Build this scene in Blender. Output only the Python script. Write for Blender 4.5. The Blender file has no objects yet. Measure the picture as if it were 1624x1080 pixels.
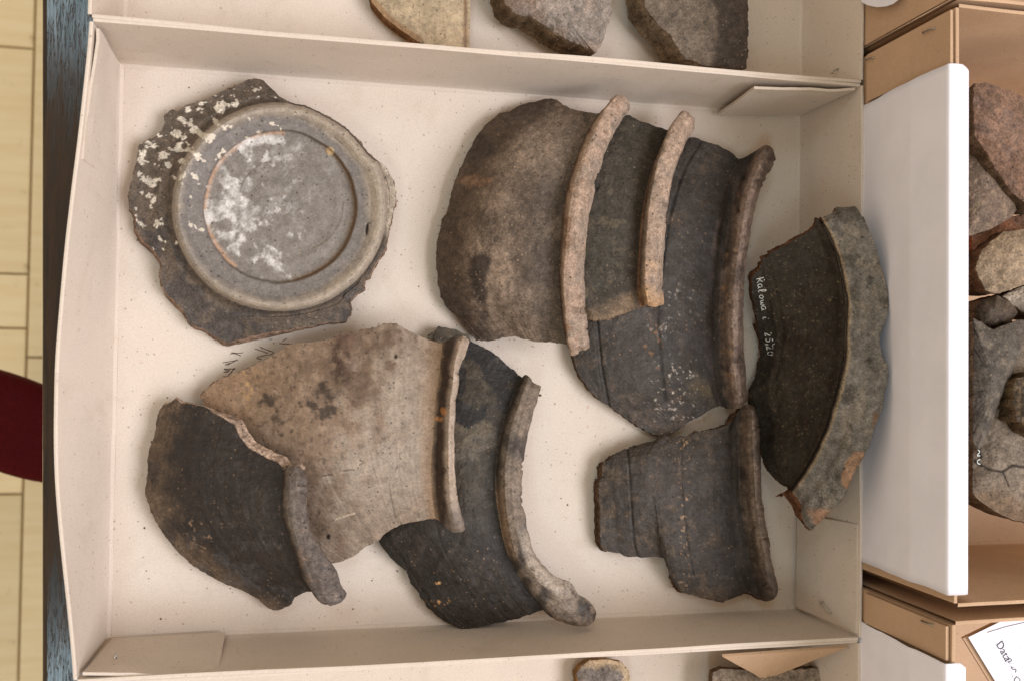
import bpy, math
import numpy as np
from mathutils import Matrix, Vector

# ------------------------------------------------------------------ camera, world, lamps, exposure
scene = bpy.context.scene
col = scene.collection
FPX, CAMZ = 1515.0, 0.55            # focal length in photo pixels, camera height above the tray floor (m)


def _cam_axes():
    n = np.array([480 - 812, -(572 - 540), -FPX]); n /= np.linalg.norm(n)        # straight down, in camera axes
    x = np.array([7730 - 812, -(667 - 540), -FPX]); x -= n * (x @ n); x /= np.linalg.norm(x)
    z = -n
    return np.stack([x, np.cross(z, x), z], 1)


AX = _cam_axes()


def W(x, y, z=0.0):
    """photo pixel on the level z (m) -> place on the table (m)"""
    x = np.asarray(x, float); y = np.asarray(y, float); z = np.asarray(z, float)
    d = np.stack([x - 812, -(y - 540), np.full(np.broadcast(x, y).shape, -FPX)], -1) @ AX
    t = (z - CAMZ) / d[..., 2]
    o = d * t[..., None]
    o[..., 2] += CAMZ
    return o


cam_data = bpy.data.cameras.new("camera")
cam = bpy.data.objects.new("camera", cam_data); col.objects.link(cam)
cam_data.sensor_width = 36.0
cam_data.lens = 36.0 * FPX / 1624.0
cam_data.clip_start, cam_data.clip_end = 0.01, 50.0
cam_data.dof.use_dof = True
cam_data.dof.focus_distance = 0.53
cam_data.dof.aperture_fstop = 9.0
cam.matrix_world = Matrix.Translation((0, 0, CAMZ)) @ Matrix(AX.T.tolist()).to_4x4()
scene.camera = cam

world = bpy.data.worlds.new("World"); scene.world = world
world.use_nodes = True
world.node_tree.nodes["Background"].inputs[0].default_value = (1.0, 0.77, 0.54, 1)
world.node_tree.nodes["Background"].inputs[1].default_value = 0.73


def area(name, loc, target, sx, sy, power, color):
    d = bpy.data.lights.new(name, 'AREA'); d.shape = 'RECTANGLE'; d.size, d.size_y = sx, sy
    d.energy = power; d.color = color
    o = bpy.data.objects.new(name, d); col.objects.link(o)
    o.location = loc
    o.rotation_euler = (Vector(target) - Vector(loc)).to_track_quat('-Z', 'Y').to_euler()
    return o


area("window_light", (3.45, -1.15, 4.7), (0.08, 0.0, 0.0), 3.9, 2.8, 375, (0.96, 0.97, 1.05))
area("glare_light", (-0.75, 1.22, 2.4), (-0.75, 1.22, 0), 0.5, 0.65, 8.5, (0.62, 0.88, 1.0))  # unseen lamp put in for the bluish glare at the table's upper end
area("glare_light", (-0.72, -1.22, 2.4), (-0.72, -1.22, 0), 0.5, 0.8, 12.5, (0.62, 0.88, 1.0))  # its pair, also unseen, put in for the glare at the lower end

scene.view_settings.view_transform = 'Standard'
scene.view_settings.look = 'None'
scene.view_settings.exposure = 0.0
scene.view_settings.gamma = 1.0
scene.cycles.max_bounces = 8
scene.cycles.use_denoising = True

# ------------------------------------------------------------------ numeric helpers


def hash2(ix, iy, seed):
    h = (ix.astype(np.int64) * 374761393 + iy.astype(np.int64) * 668265263 + seed * 974634777) & 0xFFFFFFFF
    h = ((h ^ (h >> 13)) * 1274126177) & 0xFFFFFFFF
    h = ((h ^ (h >> 16)) * 2246822519) & 0xFFFFFFFF
    return ((h ^ (h >> 15)) & 0xFFFFFF) / float(0xFFFFFF)


def vnoise(x, y, seed=0):
    x = np.asarray(x, float); y = np.asarray(y, float)
    ix, iy = np.floor(x), np.floor(y)
    fx, fy = x - ix, y - iy
    fx = fx * fx * (3 - 2 * fx); fy = fy * fy * (3 - 2 * fy)
    a = hash2(ix, iy, seed); b = hash2(ix + 1, iy, seed)
    c = hash2(ix, iy + 1, seed); d = hash2(ix + 1, iy + 1, seed)
    return (a + (b - a) * fx) * (1 - fy) + (c + (d - c) * fx) * fy


def fbm(x, y, scale, seed=0, octs=4, gain=0.5):
    """about -1..1"""
    t, amp, tot = 0, 1.0, 0.0
    x = np.asarray(x, float) / scale; y = np.asarray(y, float) / scale
    for k in range(octs):
        c, s = math.cos(k * 1.1), math.sin(k * 1.1)
        t = t + amp * (vnoise(x * c - y * s + 31.7 * k, x * s + y * c - 17.3 * k, seed + k * 7) * 2 - 1)
        tot += amp; amp *= gain; x = x * 2.03; y = y * 2.03
    return t / tot * 1.6


def sst(a, b, x):
    t = np.clip((x - a) / (b - a), 0, 1)
    return t * t * (3 - 2 * t)


def polyline(pts, n, smooth=False, jag=0.0, seed=0):
    p = np.asarray(pts, float)
    if smooth and len(p) > 2:
        q = np.vstack([2 * p[0] - p[1], p, 2 * p[-1] - p[-2]])
        out = []
        for i in range(1, len(q) - 2):
            t = np.linspace(0, 1, 24, endpoint=False)[:, None]
            a, b, c, d = q[i - 1], q[i], q[i + 1], q[i + 2]
            out.append(0.5 * (2 * b + (c - a) * t + (2 * a - 5 * b + 4 * c - d) * t ** 2 + (3 * b - a - 3 * c + d) * t ** 3))
        p = np.vstack(out + [p[-1:]])
    s = np.concatenate([[0], np.cumsum(np.hypot(*np.diff(p, axis=0).T))])
    t = np.linspace(0, s[-1], n)
    r = np.stack([np.interp(t, s, p[:, 0]), np.interp(t, s, p[:, 1])], 1)
    if jag:
        g = np.gradient(r, axis=0); g /= np.maximum(np.hypot(g[:, 0], g[:, 1]), 1e-6)[:, None]
        k = fbm(t, t * 0, 9.0, seed, 4, 0.6) * jag * np.clip(np.minimum(t, s[-1] - t) / 6, 0, 1)
        r = r + np.stack([-g[:, 1], g[:, 0]], 1) * k[:, None]
    return r


def coons(L, R, T, B, nu, nv):
    u = np.linspace(0, 1, nu)[None, :, None]; v = np.linspace(0, 1, nv)[:, None, None]
    L, R, T, B = L[:, None], R[:, None], T[None], B[None]
    c = (1 - u) * (1 - v) * L[0, 0] + u * (1 - v) * R[0, 0] + (1 - u) * v * L[-1, 0] + u * v * R[-1, 0]
    return (1 - u) * L + u * R + (1 - v) * T + v * B - c


def cubic1(vals, t):
    v = np.asarray(vals, float); n = len(v) - 1
    q = np.concatenate([[2 * v[0] - v[1]], v, [2 * v[-1] - v[-2]]])
    x = np.clip(t, 0, 1) * n; i = np.minimum(x.astype(int), n - 1); f = x - i
    a, b, c, d = q[i], q[i + 1], q[i + 2], q[i + 3]
    return 0.5 * (2 * b + (c - a) * f + (2 * a - 5 * b + 4 * c - d) * f ** 2 + (3 * b - a - 3 * c + d) * f ** 3)


def cubic2(grid, nu, nv):
    g = np.asarray(grid, float)
    a = np.stack([cubic1(r, np.linspace(0, 1, nu)) for r in g])
    return np.stack([cubic1(a[:, j], np.linspace(0, 1, nv)) for j in range(nu)], 1)


def smooth_profile(pts, w, k=9):
    x = np.linspace(0, 1, 401)
    y = np.interp(x, [p[0] for p in pts], [p[1] for p in pts])
    e = np.concatenate([np.full(60, y[0]), y, np.full(60, y[-1])])
    ker = np.hanning(2 * k + 1); ker /= ker.sum()
    e = np.convolve(e, ker, 'same')[60:-60]
    return np.interp(w, x, e)


def seg_dist(P, pts):
    """distance in pixels from the points P (...,2) to a polyline"""
    best = np.full(P.shape[:-1], 1e9)
    p = np.asarray(pts, float)
    for a, b in zip(p[:-1], p[1:]):
        ab = b - a; L2 = max(ab @ ab, 1e-9)
        t = np.clip(((P - a) @ ab) / L2, 0, 1)
        best = np.minimum(best, np.hypot(*np.moveaxis(P - a - t[..., None] * ab, -1, 0)))
    return best


def inside(P, poly):
    x, y = P[..., 0], P[..., 1]; r = np.zeros(x.shape, bool)
    n = len(poly)
    for i in range(n):
        (x0, y0), (x1, y1) = poly[i], poly[(i + 1) % n]
        if y0 == y1:
            continue
        r ^= ((y0 > y) != (y1 > y)) & (x < (x1 - x0) * (y - y0) / (y1 - y0) + x0)
    return r


def sdpoly(P, poly):
    d = seg_dist(P, list(poly) + [poly[0]])
    return np.where(inside(P, poly), d, -d)


def srgb(r, g, b, k=1.0):
    """photo colour -> linear reflectance"""
    c = np.array([r, g, b], float) / 255
    return np.where(c <= 0.04045, c / 12.92, ((c + 0.055) / 1.055) ** 2.4) * k

# ------------------------------------------------------------------ object helpers


def tag(o, label=None, cat=None, group=None, kind=None):
    if label: o["label"] = label
    if cat: o["category"] = cat
    if group: o["group"] = group
    if kind: o["kind"] = kind
    return o


def root(name, loc, label, cat, group=None):
    o = bpy.data.objects.new(name, None); col.objects.link(o)
    o.location = loc; o.empty_display_size = 0.02
    return tag(o, label, cat, group)


def put(name, me, mat, parent=None, smooth=True):
    if mat: me.materials.append(mat)
    me.polygons.foreach_set("use_smooth", np.full(len(me.polygons), bool(smooth)))
    o = bpy.data.objects.new(name, me); col.objects.link(o)
    if parent is not None:
        o.parent = parent
    return o


def off(parent):
    return np.array(parent.location) if parent is not None else np.zeros(3)


def mesh_raw(name, V, quads, tris=None, colors=None, normals=None):
    me = bpy.data.meshes.new(name)
    V = np.ascontiguousarray(V, np.float32); quads = np.asarray(quads, np.int32).reshape(-1, 4)
    tris = np.zeros((0, 3), np.int32) if tris is None else np.asarray(tris, np.int32).reshape(-1, 3)
    me.vertices.add(len(V)); me.vertices.foreach_set("co", V.ravel())
    nl = quads.size + tris.size
    me.loops.add(nl); me.loops.foreach_set("vertex_index", np.concatenate([quads.ravel(), tris.ravel()]).astype(np.int32))
    me.polygons.add(len(quads) + len(tris))
    st = np.concatenate([np.arange(len(quads)) * 4, len(quads) * 4 + np.arange(len(tris)) * 3]).astype(np.int32)
    me.polygons.foreach_set("loop_start", st)
    me.update(calc_edges=True); me.validate()
    if colors is not None:
        a = me.color_attributes.new("col", 'FLOAT_COLOR', 'POINT')
        c = np.concatenate([np.clip(colors, 0, 1), np.ones((len(colors), 1))], 1).astype(np.float32)
        a.data.foreach_set("color", c.ravel())
    me.polygons.foreach_set("use_smooth", np.ones(len(me.polygons), bool))
    if normals is not None:
        me.normals_split_custom_set_from_vertices(np.asarray(normals, np.float32).tolist())
    return me


def grid_quads(nv, nu, base=0, flip=False):
    i = np.arange(nv * nu).reshape(nv, nu) + base
    q = np.stack([i[:-1, :-1], i[1:, :-1], i[1:, 1:], i[:-1, 1:]], -1).reshape(-1, 4)
    return q[:, ::-1] if flip else q


def grid_normals(X):
    du = np.gradient(X, axis=1); dv = np.gradient(X, axis=0)
    n = np.cross(dv, du)
    n /= np.maximum(np.linalg.norm(n, axis=-1), 1e-12)[..., None]
    return n


def box_mesh(name, x0, x1, y0, y1, z0, z1, o=(0, 0, 0)):
    V = np.array([(x, y, z) for z in (z0, z1) for y in (y0, y1) for x in (x0, x1)]) - np.array(o)
    return mesh_raw(name, V, [(0, 2, 3, 1), (4, 5, 7, 6), (0, 1, 5, 4), (2, 6, 7, 3), (0, 4, 6, 2), (1, 3, 7, 5)])


def slab(name, quad, thick, mat, parent, nu=10, nv=6, warp=0.0006, seed=1, bow=None):
    """a board from four corner points (a,b along the foot, c,d along the rim), thickness against the normal"""
    a, b, c, d = [np.asarray(p, float) for p in quad]
    u = np.linspace(0, 1, nu)[None, :, None]; v = np.linspace(0, 1, nv)[:, None, None]
    X = (1 - v) * ((1 - u) * a + u * b) + v * ((1 - u) * d + u * c)
    n = np.cross(b - a, d - a); n /= np.linalg.norm(n)
    k = fbm(u[..., 0] * 7 + v[..., 0] * 0, v[..., 0] * 4 + u[..., 0] * 0, 1.6, seed, 2) * warp * v[..., 0]
    if bow is not None:
        k = k + bow(u[..., 0], v[..., 0])
    X = X + n * k[..., None]
    Y = X - n * thick
    o = off(parent)
    V = np.vstack([X.reshape(-1, 3), Y.reshape(-1, 3)]) - o
    m = nu * nv
    q = [grid_quads(nv, nu, 0, True), grid_quads(nv, nu, m)]
    idx = np.arange(m).reshape(nv, nu)
    per = np.concatenate([idx[0, :], idx[1:, -1], idx[-1, -2::-1], idx[-2:0:-1, 0]])
    nx = np.roll(per, -1)
    q.append(np.stack([per, per + m, nx + m, nx], -1))
    me = mesh_raw(name, V, np.vstack(q))
    ob = put(name, me, mat, parent, smooth=False)
    me.polygons.foreach_set("use_smooth", np.zeros(len(me.polygons), bool))
    return ob


def tube(name, pts, r, mat, parent, seg=6, flat=1.0, closed_ends=True):
    p = np.asarray(pts, float); n = len(p)
    t = np.gradient(p, axis=0); t /= np.maximum(np.linalg.norm(t, axis=1), 1e-12)[:, None]
    up = np.array([0, 0, 1.0])
    s = np.cross(t, up); bad = np.linalg.norm(s, axis=1) < 1e-3; s[bad] = (1, 0, 0)
    s /= np.linalg.norm(s, axis=1)[:, None]
    b = np.cross(s, t)
    a = np.linspace(0, 2 * math.pi, seg, endpoint=False)
    V = p[:, None] + r * (np.cos(a)[None, :, None] * s[:, None] + flat * np.sin(a)[None, :, None] * b[:, None])
    q = []
    for i in range(n - 1):
        for j in range(seg):
            k = (j + 1) % seg
            q.append((i * seg + j, i * seg + k, (i + 1) * seg + k, (i + 1) * seg + j))
    V = V.reshape(-1, 3); m = len(V)
    V = np.vstack([V, p[:1], p[-1:]])
    tr = [(m, (j + 1) % seg, j) for j in range(seg)] + [(m + 1, (n - 1) * seg + j, (n - 1) * seg + (j + 1) % seg) for j in range(seg)]
    return V, np.array(q), np.array(tr)


def tubes(name, strokes, r, mat, parent, seg=6, flat=1.0):
    Vs, qs, ts, b = [], [], [], 0
    for s in strokes:
        V, q, t = tube(name, s, r, mat, parent, seg, flat)
        Vs.append(V); qs.append(q + b); ts.append(t + b); b += len(V)
    me = mesh_raw(name, np.vstack(Vs) - off(parent), np.vstack(qs), np.vstack(ts))
    return put(name, me, mat, parent)

# ------------------------------------------------------------------ materials


class NT:
    def __init__(self, name):
        self.m = bpy.data.materials.new(name); self.m.use_nodes = True
        self.t = self.m.node_tree; self.n = self.t.nodes; self.b = self.n["Principled BSDF"]

    def node(self, typ, **kw):
        x = self.n.new(typ)
        for k, v in kw.items():
            if k.startswith("i_"):
                x.inputs[k[2:].replace("_", " ")].default_value = v
            else:
                setattr(x, k, v)
        return x

    def link(self, a, b):
        self.t.links.new(a, b)

    def coord(self, scale=(1, 1, 1), kind="Object", rot=(0, 0, 0)):
        c = self.node("ShaderNodeTexCoord"); m = self.node("ShaderNodeMapping")
        m.inputs["Scale"].default_value = scale; m.inputs["Rotation"].default_value = rot
        self.link(c.outputs[kind], m.inputs[0])
        return m.outputs[0]

    def noise(self, vec, scale, detail=4, rough=0.6, out="Fac", dist=0.0):
        x = self.node("ShaderNodeTexNoise"); self.link(vec, x.inputs["Vector"])
        x.inputs["Scale"].default_value = scale; x.inputs["Detail"].default_value = detail
        x.inputs["Roughness"].default_value = rough; x.inputs["Distortion"].default_value = dist
        return x.outputs[out]

    def voro(self, vec, scale, feature='F1', rnd=1.0):
        x = self.node("ShaderNodeTexVoronoi", feature=feature); self.link(vec, x.inputs["Vector"])
        x.inputs["Scale"].default_value = scale; x.inputs["Randomness"].default_value = rnd
        return x

    def ramp(self, fac, stops):
        r = self.node("ShaderNodeMapRange"); r.interpolation_type = 'SMOOTHSTEP'
        self.link(fac, r.inputs["Value"])
        for k, v in zip(("From Min", "From Max", "To Min", "To Max"), stops):
            r.inputs[k].default_value = v
        return r.outputs[0]

    def math(self, op, a, b):
        x = self.node("ShaderNodeMath", operation=op)
        for i, s in enumerate((a, b)):
            if isinstance(s, (int, float)): x.inputs[i].default_value = s
            else: self.link(s, x.inputs[i])
        return x.outputs[0]

    def mix(self, fac, a, b, mode='MIX'):
        x = self.node("ShaderNodeMix", data_type='RGBA', blend_type=mode)
        for s, k in ((fac, 0), (a, 6), (b, 7)):
            if isinstance(s, (int, float)): x.inputs[k].default_value = s
            elif isinstance(s, (tuple, list, np.ndarray)): x.inputs[k].default_value = (*[float(q) for q in s[:3]], 1)
            else: self.link(s, x.inputs[k])
        return x.outputs[2]

    def bump(self, h, strength, dist):
        x = self.node("ShaderNodeBump"); x.inputs["Strength"].default_value = strength
        x.inputs["Distance"].default_value = dist
        self.link(h, x.inputs["Height"]); self.link(x.outputs[0], self.b.inputs["Normal"])

    def set(self, color=None, rough=None, spec=None, metal=None):
        for k, v in (("Base Color", color), ("Roughness", rough), ("Specular IOR Level", spec), ("Metallic", metal)):
            if v is None: continue
            if isinstance(v, (int, float)): self.b.inputs[k].default_value = v
            elif isinstance(v, (tuple, list, np.ndarray)): self.b.inputs[k].default_value = (*[float(q) for q in v[:3]], 1)
            else: self.link(v, self.b.inputs[k])
        return self.m


def mat_pottery(name, speck=0.35, grit=0.5, pit=0.6, rough=0.75, spec=0.3, bump=0.5, grit_col=(0.42, 0.30, 0.19)):
    k = NT(name); v = k.coord()
    at = k.node("ShaderNodeAttribute", attribute_name="col")
    fine = k.ramp(k.noise(v, 900, 3, 0.7), (0.3, 0.7, 1 - speck, 1 + speck))
    mid = k.ramp(k.noise(v, 260, 4, 0.65), (0.3, 0.7, 1 - speck * 0.8, 1 + speck * 0.8))
    cl = k.mix(1.0, at.outputs["Color"], k.math('MULTIPLY', fine, mid), 'MULTIPLY')
    # pale grains of temper
    vo = k.voro(v, 520)
    sep = k.node("ShaderNodeSeparateColor"); k.link(vo.outputs["Color"], sep.inputs[0])
    keep = k.ramp(sep.outputs[0], (0.80, 0.83, 0, 1))
    g = k.math('MULTIPLY', k.ramp(vo.outputs["Distance"], (0.16, 0.34, 1, 0)), keep)
    g = k.math('MULTIPLY', g, k.ramp(k.noise(v, 45, 2), (0.42, 0.68, 0.15, 1)))
    cl = k.mix(k.math('MULTIPLY', g, grit), cl, grit_col)
    # dark pits
    vp = k.voro(v, 380)
    sp = k.node("ShaderNodeSeparateColor"); k.link(vp.outputs["Color"], sp.inputs[0])
    p = k.math('MULTIPLY', k.ramp(vp.outputs["Distance"], (0.12, 0.32, 1, 0)), k.ramp(sp.outputs[1], (0.80, 0.84, 0, 1)))
    cl = k.mix(k.math('MULTIPLY', p, pit), cl, (0.012, 0.010, 0.008))
    h = k.math('ADD', k.math('MULTIPLY', fine, 0.5), k.math('ADD', mid, k.math('MULTIPLY', p, -0.8)))
    k.bump(h, bump, 0.0007)
    r = k.ramp(k.noise(v, 120, 3), (0.3, 0.7, rough - 0.1, rough + 0.1))
    return k.set(cl, r, spec)


def mat_cardboard(name, base, tone=0.08):
    k = NT(name); v = k.coord()
    big = k.ramp(k.noise(v, 14, 4, 0.6), (0.3, 0.7, 1 - tone, 1 + tone))
    fine = k.ramp(k.noise(v, 1100, 3, 0.7), (0.3, 0.7, 0.93, 1.06))
    c = k.mix(1.0, base, k.math('MULTIPLY', big, fine), 'MULTIPLY')
    for sc, th, cc, am in ((330, 0.90, (0.16, 0.09, 0.05), 0.55), (520, 0.93, (0.05, 0.045, 0.04), 0.6), (240, 0.9, (0.75, 0.62, 0.45), 0.25), (170, 0.95, (0.35, 0.12, 0.06), 0.25)):
        vo = k.voro(v, sc)
        s = k.node("ShaderNodeSeparateColor"); k.link(vo.outputs["Color"], s.inputs[0])
        f = k.math('MULTIPLY', k.ramp(vo.outputs["Distance"], (0.08, 0.26, 1, 0)), k.ramp(s.outputs[0], (th, th + 0.02, 0, 1)))
        c = k.mix(k.math('MULTIPLY', f, am), c, cc)
    st1 = k.ramp(k.noise(v, 22, 5, 0.7, dist=0.6), (0.54, 0.70, 0, 0.16)); c = k.mix(st1, c, (0.36, 0.27, 0.19))
    st2 = k.ramp(k.noise(v, 75, 4, 0.7), (0.62, 0.72, 0, 0.14)); c = k.mix(st2, c, (0.30, 0.22, 0.15))
    st = k.coord((30, 1400, 1400))
    fib = k.noise(st, 1, 2, 0.5)
    c = k.mix(k.ramp(fib, (0.6, 0.8, 0, 0.12)), c, (0.7, 0.58, 0.44))
    k.bump(k.math('ADD', k.noise(v, 1500, 2), k.noise(v, 90, 2)), 0.25, 0.0006)
    return k.set(c, 0.9, 0.15)


def mat_plain(name, color, rough=0.8, spec=0.3, var=0.05, scale=60, bump=0.0):
    k = NT(name); v = k.coord()
    f = k.ramp(k.noise(v, scale, 5, 0.65), (0.3, 0.7, 1 - var, 1 + var))
    if bump: k.bump(k.noise(v, scale * 3, 4), bump, 0.0008)
    return k.set(k.mix(1.0, color, f, 'MULTIPLY'), rough, spec)


CARD = mat_cardboard("tray_cardboard", (0.595, 0.515, 0.44), 0.035)
CARD_BROWN = mat_cardboard("brown_cardboard", (0.50, 0.34, 0.22))
PAPER = mat_plain("white_paper", (0.80, 0.80, 0.88), 0.85, 0.2, 0.04, 22, 0.12)
STEEL = NT("staple_steel").set((0.42, 0.40, 0.37), 0.35, 0.5, 1.0)
INK_WHITE = mat_plain("white_ink", (0.78, 0.82, 0.80), 0.6, 0.3, 0.1, 900)
INK_DARK = mat_plain("brown_ink", (0.10, 0.055, 0.05), 0.8, 0.2, 0.4, 700)
INK_GREY = mat_plain("grey_ink", (0.09, 0.09, 0.11), 0.8, 0.2, 0.2, 700)
POT = mat_pottery("rough_pottery", 0.32, 0.5, 0.5)
POT_RIM = mat_pottery("worn_pottery", 0.30, 0.4, 0.75, 0.8, 0.25, 0.5)
POT_DARK = mat_pottery("dark_pottery", 0.32, 0.6, 0.45, 0.62, 0.4, 0.5, (0.30, 0.19, 0.11))
POT_FINE = mat_pottery("smooth_pottery", 0.18, 0.3, 0.6, 0.6, 0.35, 0.25)
POT_BREAK = mat_pottery("broken_pottery", 0.35, 0.5, 0.6, 0.9, 0.15, 0.9, (0.5, 0.36, 0.24))


def mat_table():
    k = NT("dark_varnished_wood"); v = k.coord((60, 4, 60))
    g = k.noise(v, 6, 6, 0.7)
    c = k.mix(k.ramp(g, (0.35, 0.65, 0, 1)), (0.010, 0.006, 0.004), (0.040, 0.021, 0.012))
    v2 = k.coord((900, 60, 900))
    pores = k.ramp(k.noise(v2, 1.2, 3, 0.6), (0.52, 0.62, 0, 1))
    k.bump(k.math('ADD', k.math('MULTIPLY', pores, -0.8), g), 0.14, 0.0004)
    return k.set(c, k.ramp(g, (0.3, 0.7, 0.24, 0.10)), 0.5)


def mat_plank():
    k = NT("pale_parquet"); v = k.coord((1, 1, 1))
    oi = k.node("ShaderNodeObjectInfo")
    st = k.coord((3, 40, 40))
    g = k.noise(st, 2.5, 5, 0.6)
    c = k.mix(k.ramp(g, (0.3, 0.7, 0, 1)), (0.86, 0.72, 0.45), (0.93, 0.81, 0.56))
    c = k.mix(k.ramp(k.noise(v, 28, 4, 0.7), (0.60, 0.74, 0, 0.5)), c, (0.30, 0.19, 0.09))
    c = k.mix(1.0, c, k.ramp(oi.outputs["Random"], (0, 1, 0.9, 1.1)), 'MULTIPLY')
    return k.set(c, 0.5, 0.3)


TABLE = mat_table()
PLANK = mat_plank()
RED = mat_plain("dark_red_leather", (0.075, 0.004, 0.006), 0.7, 0.08, 0.15, 300, 0.2)
BLACKMETAL = mat_plain("black_metal", (0.02, 0.02, 0.02), 0.4, 0.4)

# ------------------------------------------------------------------ the setting: floor and table
FLZ = -0.74
floor_me = box_mesh("floor", -1.6, 1.8, -1.6, 1.6, FLZ - 0.03, FLZ - 0.004)
floor = put("floor", floor_me, mat_plain("floor_joint", (0.26, 0.19, 0.10), 0.8), None, False)
tag(floor, "pale wooden parquet floor under the table", kind="structure")


def plank(x0, x1, y0, y1):
    g = 0.0012; c = 0.0012
    o = ((x0 + x1) / 2, (y0 + y1) / 2, FLZ)
    V = []
    for (ins, z) in ((g, -0.008), (g, -c), (g + c, 0)):
        V += [(x0 + ins, y0 + ins, z), (x1 - ins, y0 + ins, z), (x1 - ins, y1 - ins, z), (x0 + ins, y1 - ins, z)]
    V = np.array(V) - np.array([o[0], o[1], 0])
    q = [(8, 9, 10, 11)]
    for r in (0, 4):
        for j in range(4):
            k = (j + 1) % 4
            q.append((r + j, r + k, r + 4 + k, r + 4 + j))
    ob = put("plank", mesh_raw("plank", V, q), PLANK, floor, False)
    ob.location = o
    return ob


def fl(x, y):
    p = W(x, y, FLZ); return float(p[0]), float(p[1])


xs = fl(51, 200)[0]
seams = [fl(30, yy)[1] for yy in (-290, 76, 435, 521, 783, 1150)]
for a, b in zip(seams[1:], seams[:-1]):
    plank(xs - 0.40, xs, a, b)
for k in range(4):
    plank(xs, xs + 0.07, -1.2 + k * 0.6, -1.2 + (k + 1) * 0.6)

# stool with a rounded dark red seat
sc = W(5, 674, -0.30)
stool = root("stool", (float(sc[0]), float(sc[1]), FLZ), "dark red padded stool standing on the parquet beside the table", "stool")
ang = math.radians(-22); hs = 0.039
nA = 72
th = np.linspace(0, 2 * math.pi, nA, endpoint=False)
prof = [(0.0, 0.0), (0.5, 0.001), (0.8, -0.001), (0.93, -0.005), (0.985, -0.012), (1.0, -0.022), (0.985, -0.034), (0.93, -0.040), (0.0, -0.040)]
rr = 1 / (np.abs(np.cos(th)) ** 2.3 + np.abs(np.sin(th)) ** 2.3) ** (1 / 2.3)
V = []
for f_, z in prof:
    x = rr * np.cos(th) * 0.085 * f_; y = rr * np.sin(th) * hs * f_
    V.append(np.stack([x * math.cos(ang) - y * math.sin(ang), x * math.sin(ang) + y * math.cos(ang), np.full(nA, 0.44 + z)], -1))
V = np.stack(V)
V = np.concatenate([V, V[:, :1]], 1)
put("seat", mesh_raw("seat", V.reshape(-1, 3), grid_quads(V.shape[0], V.shape[1])), RED, stool)
Vt, q, t = tube("column", np.array([(0, 0, 0.40), (0, 0, 0.25), (0, 0.0001, 0.10), (0, 0, 0.02)]), 0.016, None, None, 16)
put("column", mesh_raw("column", Vt, q, t), BLACKMETAL, stool)
Vt, q, t = tube("foot_plate", np.array([(0, 0, 0.022), (0, 0.00002, 0.016), (0, 0, 0.001)]), 0.075, None, None, 40)
put("foot_plate", mesh_raw("foot_plate", Vt, q, t), BLACKMETAL, stool, False)

# table
TZ = -0.0030
tl0, tl1 = W(65, 0, TZ), W(65, 1080, TZ)


def tx(y):
    return float(tl0[0] + (tl1[0] - tl0[0]) * (y - tl0[1]) / (tl1[1] - tl0[1]))


table = root("table", (0.3, 0.0, FLZ), "dark varnished wooden table under the cardboard trays", "table")
ya, yb = -0.62, 0.66
nb = 5
pr = [(0.004, -0.030), (0.0, -0.026), (0.0, -0.003), (0.0008, -0.0009), (0.003, 0.0)]
V = []
for dx, dz in pr:
    V.append([(tx(ya) + dx, ya + dx, TZ + dz), (1.35 - dx, ya + dx, TZ + dz), (1.35 - dx, yb - dx, TZ + dz), (tx(yb) + dx, yb - dx, TZ + dz)])
V = np.array(V); V = np.concatenate([V, V[:, :1]], 1)
q = list(grid_quads(nb, 5, 0, True)); q.append((20, 21, 22, 23)); q.append((3, 2, 1, 0))
me = mesh_raw("table_top", V.reshape(-1, 3) - off(table), q)
put("table_top", me, TABLE, table, False)
for (x, y) in ((-0.05, -0.55), (-0.05, 0.58), (1.25, -0.55), (1.25, 0.58)):
    put("leg", box_mesh("leg", x - 0.03, x + 0.03, y - 0.03, y + 0.03, FLZ + 0.001, TZ - 0.031, off(table)), TABLE, table, False)

# ------------------------------------------------------------------ cardboard trays
TH = 0.0017


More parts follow.
